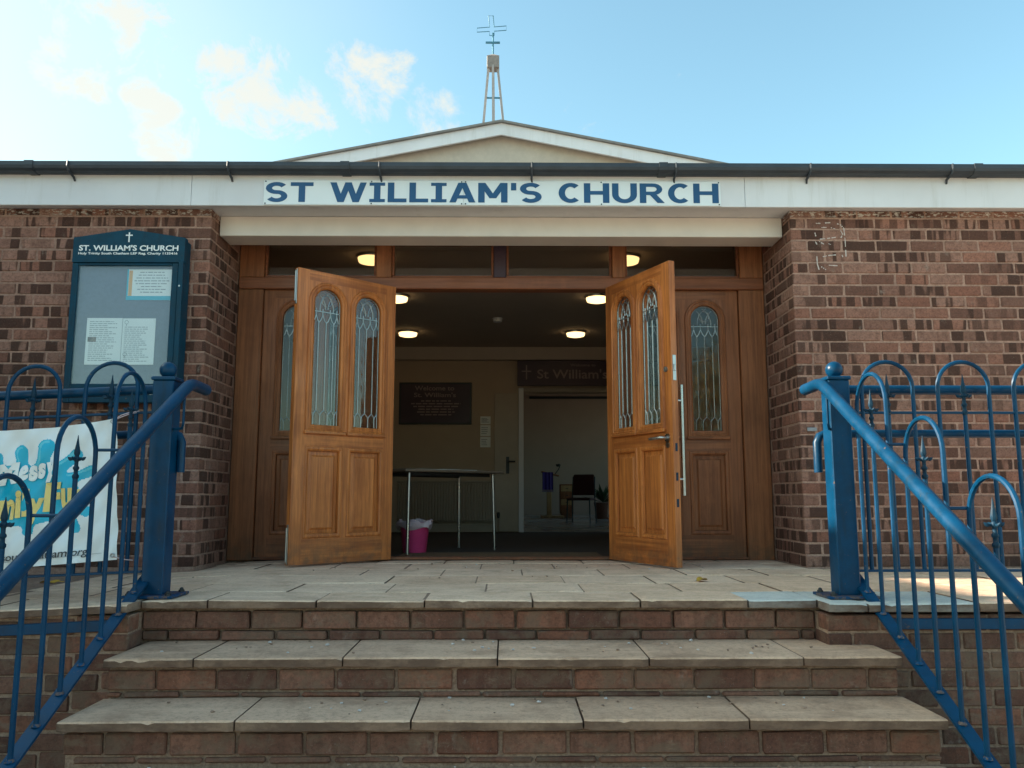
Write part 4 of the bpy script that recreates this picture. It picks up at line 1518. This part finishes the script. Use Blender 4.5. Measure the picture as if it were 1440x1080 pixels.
lt.box(-2.409, -2.392, NYF - 0.0065, NYF - 0.0045, 2.077, 2.085)
lt.box(-2.383, -2.366, NYF - 0.0065, NYF - 0.0045, 2.077, 2.085)
npart(lt, 'cross_emblem', 'white_print', header)
GXa, GXb, GZa, GZb = -2.700, -2.108, 1.13, 1.885
dfm = MB()
dfm.bevbox(NX0, GXa, NYF, NYF + 0.044, 1.012, 1.903, 0.004)
dfm.bevbox(GXb, NX1 - 0.035, NYF, NYF + 0.044, 1.012, 1.903, 0.004)
dfm.bevbox(GXa + 0.001, GXb - 0.001, NYF + 0.001, NYF + 0.043, GZb, 1.902, 0.004)
dfm.bevbox(GXa + 0.001, GXb - 0.001, NYF + 0.001, NYF + 0.043, 1.012, GZa, 0.004)
npart(dfm, 'door_frame', 'board_blue')
npart(MB().bevbox(NX1 - 0.033, NX1 - 0.002, NYF - 0.012, NYF + 0.044, 1.015, 1.915, 0.004), 'hinge_stile', 'board_blue')
npart(MB().box(GXa - 0.01, GXb + 0.01, NYF + 0.033, NYF + 0.044, GZa - 0.01, GZb + 0.01), 'back_panel', 'board_felt')
npart(MB().box(GXa - 0.003, GXb + 0.003, NYF + 0.010, NYF + 0.014, GZa - 0.003, GZb + 0.003), 'pane', 'board_glass')
rn = random.Random(5)
stp = MB()
sx_ = -2.68
while sx_ < -2.16:                      # strip of white capitals along the bottom, too small and covered to read
    wq = rn.uniform(0.010, 0.02)
    zq = 1.060
    stp.add([(sx_, NYF - 0.0015, zq), (sx_ + wq, NYF - 0.0015, zq), (sx_ + wq, NYF - 0.0015, zq + 0.024), (sx_, NYF - 0.0015, zq + 0.024)], [(0, 1, 2, 3)])
    sx_ += wq + rn.choice((0.004, 0.004, 0.005, 0.018))
npart(stp, 'footer_lettering', 'white_print')
npart(MB().tube([(NX1 - 0.018, NYF - 0.013, 1.75), (NX1 - 0.018, NYF - 0.016, 1.75)], 0.006, 10), 'lock', 'steel')

py0 = NYF + 0.0315
n1 = thing('paper_notice', 'small notice with orange and cyan edges pinned top right in noticeboard', 'notice', loc=(-2.25, py0, 1.77))
p1 = Matrix.Translation((2.25, -py0, -1.77))
MB().box(-2.400, -2.112, py0 - 0.001, py0 + 0.0005, 1.668, 1.868).xf(p1).build('sheet', 'paper', n1)
q = MB()
q.box(-2.400, -2.112, py0 - 0.0016, py0 - 0.0011, 1.668, 1.695, 0)
q.box(-2.400, -2.390, py0 - 0.0016, py0 - 0.0011, 1.6955, 1.868, 0)
q.box(-2.388, -2.366, py0 - 0.0016, py0 - 0.0011, 1.6955, 1.86, 1)
q.xf(p1).build('coloured_border', ['paper_cyan', 'paper_orange'], n1)
pp = MB()
print_lines(pp, -2.355, -2.13, 1.71, 1.858, 8, py0 - 0.0017, 0.006, rn, 0, True)
pp.xf(p1).build('print', 'grey_print', n1)
n2 = thing('paper_notice', 'large white double-page notice pinned low in noticeboard', 'notice', loc=(-2.42, py0, 1.4))
p2 = Matrix.Translation((2.42, -py0, -1.4))
MB().box(-2.634, -2.412, py0 - 0.001, py0 + 0.0005, 1.254, 1.552).xf(p2).build('sheet', 'paper', n2)
MB().box(-2.409, -2.203, py0 - 0.001, py0 + 0.0005, 1.254, 1.550).xf(p2).build('sheet', 'paper', n2)
pp = MB()
print_lines(pp, -2.615, -2.43, 1.275, 1.535, 20, py0 - 0.0017, 0.0042, rn, 0, False)
print_lines(pp, -2.395, -2.22, 1.27, 1.50, 18, py0 - 0.0017, 0.0042, rn, 0, False)
for cz in (1.525, 1.32):
    for k in range(10):
        a, b = 2 * math.pi * k / 10, 2 * math.pi * (k + 1) / 10
        pp.add([(-2.385 + r_ * math.cos(t), py0 - 0.0018, cz + r_ * math.sin(t)) for t, r_ in ((a, 0.010), (b, 0.010), (b, 0.013), (a, 0.013))], [(0, 1, 2, 3)])
    pp.box(-2.387, -2.383, py0 - 0.0019, py0 - 0.0016, cz - 0.024, cz - 0.013)
pp.xf(p2).build('print', 'grey_print', n2)
MB().box(-2.622, -2.570, py0 - 0.0021, py0 - 0.0019, 1.40, 1.43).xf(p2).build('picture', 'photo_print', n2)
for x, z in ((-2.625, 1.542), (-2.213, 1.540), (-2.625, 1.264), (-2.213, 1.264)):
    MB().tube([(x, py0 - 0.001, z), (x, py0 - 0.006, z)], 0.006, 8).xf(p2).build('pin', 'white_print', n2)

# ------------------------------------------------------------------ spire on the hall roof
sp = thing('roof_spire', 'slender legged metal spire with open outline cross on the gable ridge', 'spire', loc=(-0.22, 14, 6.1))
po = Matrix.Translation((0.22, -14, -6.1))


def spart(mb, name, mat, smooth=False):
    return mb.xf(po).build(name, mat, sp, smooth)


for dx, dy, in ((-0.21, -0.10), (0.01, -0.22), (0.24, -0.06), (0.02, 0.22)):
    k = 0.36
    spart(MB().tube([(-0.22 + dx * 1.18, 14 + dy * 1.18, 6.1), (-0.228 + dx * k, 14 + dy * k, 8.20)], 0.029, 4, rot=0.5), 'leg', 'spire_paint')
spart(MB().tube([(-0.36, 13.95, 7.58), (-0.10, 13.95, 7.58)], 0.018, 6), 'brace', 'spire_steel')
spart(MB().bevbox(-0.335, -0.110, 13.90, 14.10, 8.15, 8.37, 0.008), 'cap_block', 'spire_cap')
spart(MB().add([(-0.335, 13.90, 8.372), (-0.110, 13.90, 8.372), (-0.110, 14.10, 8.372), (-0.335, 14.10, 8.372), (-0.226, 14.0, 8.46)], [(0, 1, 4), (1, 2, 4), (2, 3, 4), (3, 0, 4), (0, 3, 2, 1)]), 'cap_top', 'spire_cap')
spart(MB().tube([(-0.226, 14, 8.42), (-0.226, 14, 8.87)], 0.016, 8), 'mast', 'spire_steel')
spart(MB().tube([(-0.36, 14, 8.68), (-0.098, 14, 8.68)], 0.024, 6), 'crossbar', 'spire_steel')
cr = MB()
ol = [(-0.29, 8.82), (-0.205, 8.82), (-0.205, 8.905), (0.018, 8.925), (0.018, 9.01), (-0.205, 8.99), (-0.225, 9.21), (-0.31, 9.21), (-0.29, 8.985), (-0.52, 8.965), (-0.52, 8.885), (-0.29, 8.90)]
cr.tube([(x, 14, z) for x, z in ol], 0.0085, 6, True)
spart(cr, 'cross', 'spire_steel')

# ------------------------------------------------------------------ foyer and hall inside
BY = 10.3
f = MB().box(-2.6, 2.6, FY + 0.12, BY + 0.1, -0.12, -0.002)
structure('foyer_floor', f, 'carpet')
structure('foyer_ceiling', MB().box(-2.6, 2.6, FY + 0.11, BY + 0.1, 2.31, 2.4), 'interior_ceiling')
bw = MB()
bw.box(-2.6, 0.22, BY, BY + 0.1, 0.0, 2.31)
bw.box(1.75, 2.6, BY, BY + 0.1, 0.0, 2.31)
bw.box(0.22, 1.75, BY, BY + 0.1, 1.745, 2.31)
back_wall = structure('foyer_back_wall', bw, 'interior_wall')
structure('foyer_left_wall', MB().box(-2.7, -2.6, FY + 0.12, BY + 0.1, -0.1, 2.4), 'interior_wall')
structure('foyer_right_wall', MB().box(2.6, 2.7, FY + 0.12, BY + 0.1, -0.1, 2.4), 'interior_wall')
structure('foyer_beam', MB().box(-2.6, 2.6, BY - 0.12, BY - 0.002, 2.15, 2.31), 'interior_ceiling')
# closed leaf beside the hall doorway, its architrave and handle
lf = MB().bevbox(-0.13, 0.17, BY - 0.03, BY - 0.002, 0.01, 1.735, 0.003).build('hall_door', 'door_cream', back_wall)
ar = MB().bevbox(0.172, 0.235, BY - 0.05, BY + 0.12, 0.0, 1.80, 0.004).build('architrave', 'white_paint', back_wall)
MB().bevbox(0.237, 1.75, BY - 0.02, BY + 0.12, 1.75, 1.80, 0.004).build('architrave', 'door_cream', back_wall)
hh_ = MB().bevbox(0.015, 0.055, BY - 0.036, BY - 0.031, 0.72, 0.93, 0.002)
hh_.tube([(0.035, BY - 0.03, 0.87), (0.035, BY - 0.08, 0.87), (0.13, BY - 0.08, 0.87)], 0.010, 8)
hh_.build('door_handle', 'black_metal', lf)
sk = MB().bevbox(-2.6, -0.14, BY - 0.018, BY - 0.001, 0.0, 0.09, 0.003).build('skirting', 'door_cream', back_wall)

structure('hall_floor', MB().box(-4.0, 6.0, BY + 0.12, 20.2, -0.12, 0.0), 'hall_vinyl')
structure('hall_back_wall', MB().box(-4.0, 6.0, 20.0, 20.1, 0.0, 4.4), 'hall_paint')
structure('hall_left_wall', MB().box(-4.1, -4.0, BY + 0.12, 20.1, 0.0, 4.4), 'hall_paint')
structure('hall_ceiling', MB().box(-4.1, 6.0, 12.25, 20.1, 4.4, 4.45), 'hall_paint')
hw_ = MB()  # unseen wall; openings added to let sky light into the hall
hw_.box(6.0, 6.1, BY + 0.12, 20.1, 0.0, 1.1)
hw_.box(6.0, 6.1, BY + 0.12, 20.1, 3.0, 4.4)
for y in (10.5, 13.0, 15.4, 17.8, 19.9):
    hw_.box(6.0, 6.1, y, y + 0.3, 1.1, 3.0)
structure('hall_open_wall', hw_, 'hall_paint')

lamp_mesh = MB().lathe([(-0.05, 0.07), (-0.042, 0.098), (-0.015, 0.106), (0.0, 0.106)], n=24).mesh('diffuser', 'lamp_glow', True)
rim_mesh = MB().lathe([(-0.012, 0.112), (0.0, 0.116), (0.008, 0.116), (0.012, 0.10)], n=24).mesh('rim', 'steel', True)
for (x, y), lab in (((-1.05, 6.24), 'glowing round ceiling lamp seen through the left transom pane'), ((0.95, 6.24), 'glowing round ceiling lamp seen through the right transom pane'),
                    ((-1.02, 7.52), 'glowing round ceiling lamp just past the left open door top'), ((0.87, 7.52), 'glowing round ceiling lamp just past the right open door top'),
                    ((-1.11, 9.2), 'deepest glowing round ceiling lamp on the left of the foyer'), ((0.81, 9.2), 'deepest glowing round ceiling lamp on the right of the foyer')):
    t = thing('ceiling_light', lab, 'ceiling light', 'round foyer ceiling lights', (x, y, 2.30))
    link('diffuser', lamp_mesh, t)
    link('rim', rim_mesh, t)
t = thing('smoke_detector', 'small round smoke detector on the dark foyer ceiling', 'smoke detector', loc=(-0.08, 8.5, 2.31))
MB().lathe([(-0.045, 0.03), (-0.04, 0.045), (-0.012, 0.05), (0.0, 0.055)], n=16).build('body', 'white_paint', t, True)

# wall signs
ws = thing('welcome_sign', 'framed dark welcome sign on the foyer back wall', 'sign', loc=(-0.88, BY, 1.33))
wo = Matrix.Translation((0.88, -BY, -1.33))
MB().bevbox(-1.337, -0.42, BY - 0.03, BY - 0.003, 1.337, 1.87, 0.004).xf(wo).build('frame', 'black_metal', ws)
MB().box(-1.31, -0.447, BY - 0.033, BY - 0.031, 1.362, 1.845).xf(wo).build('face', 'sign_plum', ws)
wt = MB()
write(wt, 'Welcome to', -1.14, -0.64, 1.765, 1.825, BY - 0.0345, 0.02)
write(wt, "St. William's", -1.15, -0.62, 1.68, 1.74, BY - 0.0345, 0.02)
print_lines(wt, -1.20, -0.54, 1.44, 1.65, 6, BY - 0.0345, 0.016, rn, 0, True)
wt.xf(wo).build('lettering', 'plum_print', ws)
hs = thing('hall_sign', 'wide dark sign above the inner doorway reading St William\'s Church', 'sign', loc=(1.1, BY, 1.80))
ho = Matrix.Translation((-1.1, BY * -1, -1.80))
MB().bevbox(0.155, 2.05, BY - 0.165, BY - 0.14, 1.81, 2.13, 0.003).xf(ho).build('panel', 'sign_plum', hs)
wt = MB()
write(wt, "St William's Church", 0.405, 1.90, 1.90, 2.02, BY - 0.1665, 0.01)
write(wt, 'Welcome to', 0.82, 1.14, 2.055, 2.09, BY - 0.1665, 0.01)
wt.xf(ho).build('lettering', 'plum_print', hs)
wt = MB()
wt.box(0.262, 0.278, BY - 0.1675, BY - 0.166, 1.89, 2.07)
wt.box(0.21, 0.261, BY - 0.1675, BY - 0.166, 1.985, 2.0)
wt.box(0.279, 0.33, BY - 0.1675, BY - 0.166, 1.985, 2.0)
wt.xf(ho).build('cross_emblem', 'plum_print', hs)
MB().bevbox(0.157, 2.04, BY - 0.139, BY - 0.001, 1.98, 2.02, 0.003).xf(ho).build('batten', 'black_metal', hs)
for i, (z0, z1, lab) in enumerate(((1.34, 1.44, 'topmost of three small notices beside the welcome sign'), (1.19, 1.33, 'middle of three small notices beside the welcome sign'), (1.05, 1.18, 'lowest of three small notices beside the welcome sign'))):
    t = thing('wall_notice', lab, 'notice', 'small notices on foyer wall', (-0.245, BY, z0))
    MB().box(-0.065, 0.065, -0.006, -0.003, 0, z1 - z0).build('sheet', 'paper', t)
    print_lines(MB(), -0.05, 0.05, 0.02, z1 - z0 - 0.02, 4, -0.0065, 0.009, rn).build('print', 'grey_print', t)

# radiator
ra = thing('radiator', 'long ribbed panel radiator under the welcome sign', 'radiator', loc=(-0.78, BY, 0.1))
rmb = MB()
for k in range(34):
    x = -1.33 + k * 0.035
    rmb.bevbox(x + 0.004, x + 0.031, BY - 0.085, BY - 0.06, 0.14, 0.60, 0.005)
rmb.box(-1.33, -0.14, BY - 0.062, BY - 0.035, 0.13, 0.61)
rmb.bevbox(-1.335, -0.135, BY - 0.09, BY - 0.02, 0.61, 0.635, 0.004)
rmb.xf(Matrix.Translation((0.78, -BY, -0.1))).build('panel', 'radiator_paint', ra)
rp_ = MB().tube([(-0.66, BY - 0.05, 0.17), (-0.10, BY - 0.05, 0.17), (-0.08, BY - 0.05, 0.16), (-0.08, BY - 0.05, 0.0)], 0.011, 8)
rp_.xf(Matrix.Translation((0.78, -BY, -0.1))).build('pipe', 'radiator_paint', ra, True)
vv = MB().lathe([(0, 0.014), (0.03, 0.02), (0.07, 0.018), (0.075, 0.01)], (-0.08, BY - 0.05, 0.17), 10)
vv.xf(Matrix.Translation((0.78, -BY, -0.1))).build('valve', 'black_metal', ra, True)

# table in the foyer
tb_ = thing('folding_table', 'dark-topped table with slim steel tube legs inside the left doorway', 'table', loc=(-0.56, 6.68, 0))
th = 0.645
tt = MB().bevbox(-0.52, 0.52, -0.27, 0.27, th - 0.022, th, 0.005)
rotm = Matrix.Rotation(R(45), 4, 'Z')
tt.xf(rotm).build('tabletop', 'table_laminate', tb_)
apr = MB().bevbox(-0.42, 0.42, -0.2, -0.18, th - 0.05, th - 0.023, 0.003).bevbox(-0.42, 0.42, 0.18, 0.2, th - 0.05, th - 0.023, 0.003)
apr.xf(rotm).build('frame', 'black_metal', tb_)
for sx in (-1, 1):
    for sy in (-1, 1):
        MB().tube([(sx * 0.44, sy * 0.21, th - 0.03), (sx * 0.455, sy * 0.22, 0.0)], 0.0125, 10).xf(rotm).build('leg', 'steel', tb_, True)
for k, (px2, py2, lab) in enumerate(((-0.28, 0.0, 'white papers lying flat on the foyer table'),)):
    pa = thing('paper_stack', lab, 'papers', loc=(-0.66, 6.60, th))
    for j, (dx, dy, a) in enumerate(((0, 0, 40), (0.17, 0.12, 52), (0.30, 0.30, 38))):
        MB().box(-0.105, 0.105, -0.07, 0.07, 0.001 + 0.001 * j, 0.010 + 0.001 * j).xf(Matrix.Translation((dx, dy, 0)) @ Matrix.Rotation(R(a), 4, 'Z')).build('sheet', 'paper', pa)

# bin
bi = thing('waste_bin', 'pink plastic waste bin with pale liner under the foyer table', 'bin', loc=(-0.70, 6.47, 0))
MB().lathe([(0.002, 0.085), (0.01, 0.09), (0.225, 0.115), (0.228, 0.118), (0.236, 0.118), (0.236, 0.11), (0.03, 0.084)], n=24).build('bucket', 'pink_plastic', bi, True)
ln = MB()
rl = random.Random(3)
n = 40
vs, fs = [], []
prof = [(0.20, 0.108), (0.235, 0.113), (0.252, 0.122), (0.244, 0.135), (0.215, 0.137), (0.19, 0.126)]
for j, (z, r_) in enumerate(prof):
    for k in range(n):
        a = 2 * math.pi * k / n
        wv = 0.012 * math.sin(5 * a + j) + 0.008 * math.sin(11 * a + 2 * j)
        vs.append(((r_ + wv * (j > 1)) * math.cos(a), (r_ + wv * (j > 1)) * math.sin(a), z + (0.012 * math.sin(4 * a + j) if j > 1 else 0) + rl.uniform(-0.003, 0.003)))
for j in range(len(prof) - 1):
    for k in range(n):
        l = (k + 1) % n
        fs.append((j * n + k, j * n + l, (j + 1) * n + l, (j + 1) * n + k))
ln.add(vs, fs).build('liner', 'bin_liner', bi, True)

# doormat
dm = thing('doormat', 'brown coir entrance mat across the open doorway', 'doormat', loc=(-0.03, 6.15, 0))
MB().bevbox(-0.74, 0.74, -0.26, 0.30, -0.0015, 0.010, 0.003).build('mat', 'coir', dm)
rb_ = MB()
for k in range(48):
    rb_.bevbox(-0.72 + k * 0.03, -0.705 + k * 0.03, -0.285, -0.262, 0.0, 0.012, 0.002)
rb_.build('ribbed_edge', 'black_metal', dm)

# hall furniture
ch = thing('stacking_chair', 'dark red-brown padded stacking chair standing in the hall', 'chair', loc=(1.30, 14.1, 0), rz=R(-18))
MB().bevbox(-0.21, 0.21, -0.21, 0.20, 0.37, 0.42, 0.02).build('seat', 'black_fabric', ch)
bk = MB().bevbox(-0.20, 0.20, 0.19, 0.235, 0.46, 0.82, 0.02)
bk.fn(lambda x, y, z: (x * (1 - 0.25 * max(0, z - 0.5)), y + (z - 0.4) * 0.12, z)).build('backrest', 'black_fabric', ch)
for sx in (-1, 1):
    MB().tube([(sx * 0.19, -0.19, 0.39), (sx * 0.20, -0.20, 0.0)], 0.012, 8).build('leg', 'black_metal', ch, True)
    MB().tube([(sx * 0.19, 0.26, 0.78), (sx * 0.20, 0.20, 0.40), (sx * 0.21, 0.26, 0.0)], 0.012, 8).build('leg', 'black_metal', ch, True)
le = thing('lectern', 'wooden lectern hung with a purple cloth and reading lamp in the hall', 'lectern', loc=(0.93, 17.3, 0))
MB().bevbox(-0.05, 0.05, -0.04, 0.04, 0.04, 0.9, 0.006).build('post', 'pine', le)
MB().bevbox(-0.18, 0.30, -0.2, 0.2, 0.0, 0.045, 0.01).build('base', 'pine', le)
dk = MB().bevbox(-0.16, 0.20, -0.18, 0.18, 0.90, 0.93, 0.005)
dk.fn(lambda x, y, z: (x, y, z - 0.25 * x)).build('desk', 'wood_dark', le)
clh = MB()
vs, fs = [], []
for i in range(15):
    for k in range(9):
        x = -0.15 + 0.225 * i / 14
        vs.append((x, -0.195 - 0.008 * math.sin(i * 1.4), 0.58 + 0.36 * k / 8))
for i in range(14):
    for k in range(8):
        a = i * 9 + k
        fs.append((a, a + 1, a + 10, a + 9))
clh.add(vs, fs).build('cloth', 'purple_cloth', le, True)
fr_ = MB()
for i in range(18):
    x = -0.148 + 0.22 * i / 17
    fr_.tube([(x, -0.195, 0.58), (x, -0.195, 0.53)], 0.004, 4)
fr_.build('fringe', 'purple_cloth', le)
MB().tube([(0.12, 0.0, 0.90), (0.20, 0.0, 1.0), (0.24, 0, 1.10), (0.20, 0, 1.12)], 0.010, 6).lathe([(0, 0.02), (0.02, 0.04), (0.05, 0.05)], (0.19, 0, 1.06), 10).build('reading_lamp', 'black_metal', le, True)
cb = thing('wooden_cabinet', 'low wooden drawer cabinet behind the stacking chair in the hall', 'cabinet', loc=(1.32, 17.7, 0))
MB().bevbox(-0.14, 0.14, -0.15, 0.15, 0.08, 0.70, 0.006).bevbox(-0.12, 0.12, -0.13, 0.13, 0.0, 0.08, 0.004).build('case', 'wood_dark', cb)
for k in range(4):
    d_ = MB().bevbox(-0.125, 0.125, -0.168, -0.151, 0.11 + 0.145 * k, 0.235 + 0.145 * k, 0.004).build('drawer', 'pine' if k % 2 else 'wood_dark', cb)
    MB().tube([(-0.03, -0.18, 0.17 + 0.145 * k), (0.03, -0.18, 0.17 + 0.145 * k)], 0.006, 6).build('handle', 'black_metal', d_)
pt = thing('potted_plant', 'dark leafy potted plant at the right edge of the hall view', 'plant', loc=(1.95, 16.4, 0))
MB().lathe([(0.0, 0.13), (0.3, 0.18), (0.32, 0.19), (0.32, 0.16)], n=14).build('pot', 'terracotta', pt, True)
lv2 = MB()
for k in range(40):
    a, e = rl.uniform(0, 6.28), rl.uniform(0.2, 1.3)
    L = rl.uniform(0.25, 0.5)
    d = Vector((math.cos(a) * math.cos(e), math.sin(a) * math.cos(e), math.sin(e)))
    sd = Vector((-math.sin(a), math.cos(a), 0)) * 0.03
    p = Vector((0, 0, 0.32))
    lv2.add([p, p + d * L * 0.6 + sd, p + d * L + Vector((0, 0, -0.03)), p + d * L * 0.6 - sd], [(0, 1, 2, 3)])
lv2.build('foliage', 'plant_green', pt)
ct = thing('cloth_covered_table', 'low table under a white cloth just behind the right open door', 'table', loc=(1.62, 9.35, 0))
cc = MB()
vs, fs = [], []
N_ = 64
for j, (z, k) in enumerate(((0.52, 0.98), (0.51, 1.0), (0.42, 1.02), (0.32, 1.05), (0.20, 1.08))):
    for i in range(N_):
        a = 2 * math.pi * i / N_
        sq = min(1 / max(1e-6, abs(math.cos(a))), 1 / max(1e-6, abs(math.sin(a))))
        r_ = 0.40 * sq ** 0.85 * k + (0.012 * math.sin(a * 13) if j > 1 else 0)
        vs.append((r_ * math.cos(a), r_ * math.sin(a), z))
for j in range(4):
    for i in range(N_):
        l = (i + 1) % N_
        fs.append((j * N_ + i, j * N_ + l, (j + 1) * N_ + l, (j + 1) * N_ + i))
fs.append(tuple(range(N_)))
cc.add(vs, fs).build('cloth', 'white_cloth', ct, True)
for sx in (-1, 1):
    for sy in (-1, 1):
        MB().tube([(sx * 0.34, sy * 0.34, 0.0), (sx * 0.34, sy * 0.34, 0.5)], 0.02, 8).build('leg', 'steel', ct, True)
rt = thing('picture_rail', 'dark horizontal track high on the far hall wall', 'rail', loc=(1.6, 20.0, 2.85))
MB().bevbox(-1.0, 1.2, -0.06, -0.003, -0.03, 0.03, 0.006).build('track', 'black_metal', rt)

# ------------------------------------------------------------------ fallen leaves
for (x, y, z, a, lab) in ((-2.50, 4.62, -0.034, 20, 'yellow fallen leaf on the landing behind the banner railing'), (1.02, 4.32, 0.006, 70, 'small yellow fallen leaf on the paving right of the doors')):
    t = thing('fallen_leaf', lab, 'leaf', 'fallen leaves', (x, y, z), R(a))
    vs = [(0.045 * math.cos(q) * (1 + 0.3 * math.sin(3 * q)), 0.028 * math.sin(q), 0.008 + 0.008 * math.sin(2 * q)) for q in [k * math.pi / 6 for k in range(12)]]
    MB().add(vs + [(0, 0, 0.003)], [(k, (k + 1) % 12, 12) for k in range(12)]).build('blade', 'autumn_leaf', t)
    MB().tube([(0.04, 0, 0.008), (0.07, 0.008, 0.004)], 0.0018, 5).build('stalk', 'autumn_leaf', t)

# ------------------------------------------------------------------ the tree across the way, mirrored in the side door's glass
tr_ = thing('broadleaf_tree', 'autumn tree mirrored in the arched glass beside the right open door', 'tree', loc=(5.2, -9.5, -0.77))
rt_ = random.Random(21)
tk = MB()
tk.tube([(0, 0, 0), (0.05, 0.02, 1.0), (-0.03, 0.05, 2.2), (0.1, 0, 3.6), (0.05, 0.05, 5.0)], [0.20, 0.16, 0.13, 0.09, 0.04], 8)
tips = []
for k in range(14):
    a = rt_.uniform(0, 6.28)
    z0 = rt_.uniform(1.6, 4.4)
    L = rt_.uniform(0.9, 1.9)
    e = Vector((math.cos(a) * L, math.sin(a) * L, z0 + rt_.uniform(0.4, 1.2)))
    m_ = Vector((math.cos(a) * L * 0.5, math.sin(a) * L * 0.5, z0 + 0.2))
    tk.tube([(0, 0, z0), m_, e], [0.06, 0.04, 0.015], 6)
    tips += [e, m_, (e + m_) / 2]
tk.build('trunk', 'wood_dark', tr_, True)
cw = MB()
for k in range(3600):
    c = rt_.choice(tips) + Vector((rt_.gauss(0, 0.36), rt_.gauss(0, 0.36), rt_.gauss(0, 0.32)))
    u = Vector((rt_.gauss(0, 1), rt_.gauss(0, 1), rt_.gauss(0, 1))).normalized()
    v = u.orthogonal().normalized()
    s_ = rt_.uniform(0.05, 0.10)
    cw.add([c - u * s_, c + v * s_ * 0.5, c + u * s_, c - v * s_ * 0.5], [(0, 1, 2, 3)], 0 if rt_.random() < 0.7 else 1)
cw.build('crown', ['plant_green', 'autumn_leaf'], tr_)

# ------------------------------------------------------------------ grit and crumbs of mortar on the treads and landing
gr = MB()
rg = random.Random(9)
for k in range(150):
    ya, yb, z = rg.choice(((3.23, 3.58, -0.168), (2.94, 3.22, -0.318), (3.6, 5.6, 0.002), (2.64, 2.93, -0.468)))
    x, y = rg.uniform(-1.45, 1.3), rg.triangular(ya, yb, yb)
    s_ = rg.uniform(0.0025, 0.0075)
    gr.bevbox(x - s_, x + s_, y - s_ * 0.8, y + s_ * 0.8, z, z + s_ * 0.9, s_ * 0.4, 0 if rg.random() < 0.6 else 1, s_ * 0.25, rg)
go_ = gr.build('grit', ['step_mortar', 'chalk'])
tag(go_, 'scattered pale grit and mortar crumbs on the treads and landing', 'grit', kind='stuff')
